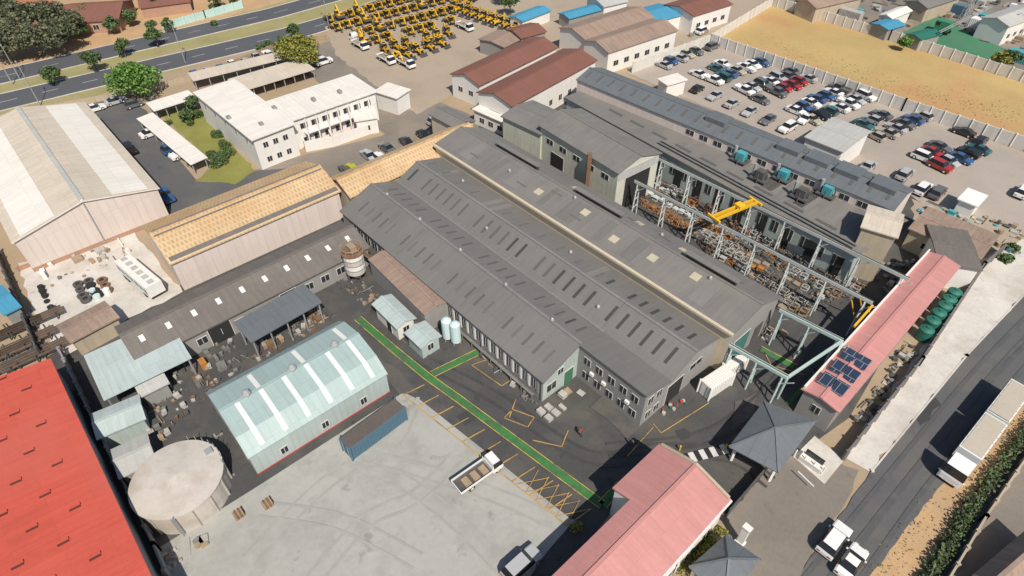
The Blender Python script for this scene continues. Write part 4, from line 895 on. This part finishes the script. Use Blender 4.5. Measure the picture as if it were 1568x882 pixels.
for s in (-1,1): o.box('tracks',blk,cb+Bd*s,A,4,.6,.03,.8)
o.done()
o=Ob('entrance_gate_kiosk'); p=W(1240,712); o.box('kiosk',wwhite,p,A,2.6,1.0,0,.9); o.box('screen',glass,p+Bd*.4,A,2.2,.3,.9,1.6); o.beam('boom',white,W(1222,722,1),W(1246,745,1),.12)
for k in range(4): o.beam('frames',white,W(1215+k*14,700+k*9),W(1215+k*14,700+k*9)+Vector((0,0,1.5)),.12)
o.done()
for q in ((1040,690),(1110,688),(940,750)):
    o=Ob('bollard'); p=W(*q); o.cyl('b',yell,p,.12,0,1,8,peak=.08); o.done()
o=Ob('roadside_sign_totem'); p=W(1132,832); o.box('base',wwhite,p,A,1,.8,0,.5); o.box('column',white,p,A,.7,.5,.5,3.4); o.box('cap',wwhite,p,A,.9,.7,3.4,3.6); o.done()
def person(u,v,face,top):
    b=W(u,v,0); f=face.normalized(); s=Vector((f.y,-f.x,0)); V=[];E=[];RD=[]
    def a(x,y,z,r,par=None):
        V.append(b+s*x+f*y+Vector((0,0,z+lay[0]))); RD.append(r); i=len(V)-1
        if par is not None: E.append((par,i))
        return i
    pel=a(0,0,.95,.14); wst=a(0,.01,1.12,.125,pel); ch=a(0,.01,1.33,.16,wst); nk=a(0,.01,1.5,.06,ch); a(0,.03,1.66,.095,nk)
    for sd,st in ((1,.22),(-1,-.22)):
        sh=a(.19*sd,0,1.43,.06,ch); el=a(.25*sd,-st*.5,1.16,.045,sh); wr=a(.24*sd,-st*.1+.1,.93,.032,el); pm=a(.24*sd,-st*.1+.13,.87,.035,wr)
        for k,l in ((-.03,.07),(-.01,.09),(.01,.085),(.03,.065)): a(.24*sd+k*.6,-st*.1+.15+k,.87-l,.009,pm)
        a(.2*sd,-st*.1+.17,.84,.011,pm)
        hp=a(.09*sd,0,.88,.1,pel); kn=a(.1*sd,st*.6+.04,.5,.07,hp); an=a(.1*sd,st,.1,.045,kn); a(.1*sd,st+.17,.045,.04,an)
    me=bpy.data.meshes.new('person_mesh'); me.from_pydata([v-b for v in V],E,[]); o=bpy.data.objects.new('pedestrian',me); o.location=b; scene.collection.objects.link(o)
    md=o.modifiers.new('skin','SKIN'); md.use_smooth_shade=True
    for i,r in enumerate(RD): me.skin_vertices[0].data[i].radius=(r,r)
    me.skin_vertices[0].data[0].use_root=True; o.modifiers.new('ss','SUBSURF').levels=1
    m=bpy.data.materials.new('clothed_figure'); m.use_nodes=True; nt=m.node_tree
    tc=nt.nodes.new('ShaderNodeTexCoord'); sx=nt.nodes.new('ShaderNodeSeparateXYZ'); cr=nt.nodes.new('ShaderNodeValToRGB'); dv=nt.nodes.new('ShaderNodeMath'); dv.operation='DIVIDE'; dv.inputs[1].default_value=1.8
    nt.links.new(tc.outputs['Object'],sx.inputs[0]); nt.links.new(sx.outputs[2],dv.inputs[0]); nt.links.new(dv.outputs[0],cr.inputs[0]); nt.links.new(cr.outputs[0],nt.nodes['Principled BSDF'].inputs['Base Color'])
    e=cr.color_ramp; e.interpolation='CONSTANT'; e.elements[0].color=(.03,.035,.05,1); e.elements[1].position=.56; e.elements[1].color=(*top,1)
    q=e.elements.new(.85); q.color=(.2,.11,.07,1); q=e.elements.new(.965); q.color=(.02,.015,.012,1)
    me.materials.append(m)
person(888,668,-A+Bd*.3,(.4,.09,.06)); person(966,686,Bd,(.04,.05,.08))
# ------------------------------------------------------------ camera, sun, sky
cam=bpy.data.cameras.new('Camera'); co=bpy.data.objects.new('Camera',cam); scene.collection.objects.link(co); co.location=(0,0,H); co.rotation_euler=(math.pi/2-PITCH,0,0)
cam.sensor_width=36; cam.lens=36*F/1568; cam.clip_end=3000; cam.clip_start=.5; scene.camera=co
el=math.radians(50); sh=Vector((-.35,.94,0)).normalized()   # shadows fall this way
sd=Vector((sh.x*math.cos(el),sh.y*math.cos(el),-math.sin(el)))
sl=bpy.data.lights.new('Sun','SUN'); sl.energy=4.9; sl.angle=math.radians(.5); sl.color=(1,.93,.82); so=bpy.data.objects.new('Sun',sl); scene.collection.objects.link(so); so.rotation_euler=sd.to_track_quat('-Z','Y').to_euler(); so.location=(0,0,100)
wd=bpy.data.worlds.new('World'); scene.world=wd; wd.use_nodes=True; nt=wd.node_tree; sk=nt.nodes.new('ShaderNodeTexSky'); sk.sky_type='NISHITA'; sk.sun_disc=False; sk.sun_elevation=el
sk.sun_rotation=math.atan2(-sh.x,-sh.y)
nt.links.new(sk.outputs[0],nt.nodes['Background'].inputs[0]); nt.nodes['Background'].inputs[1].default_value=.085
scene.view_settings.view_transform='Standard'; scene.view_settings.look='None'; scene.view_settings.exposure=0
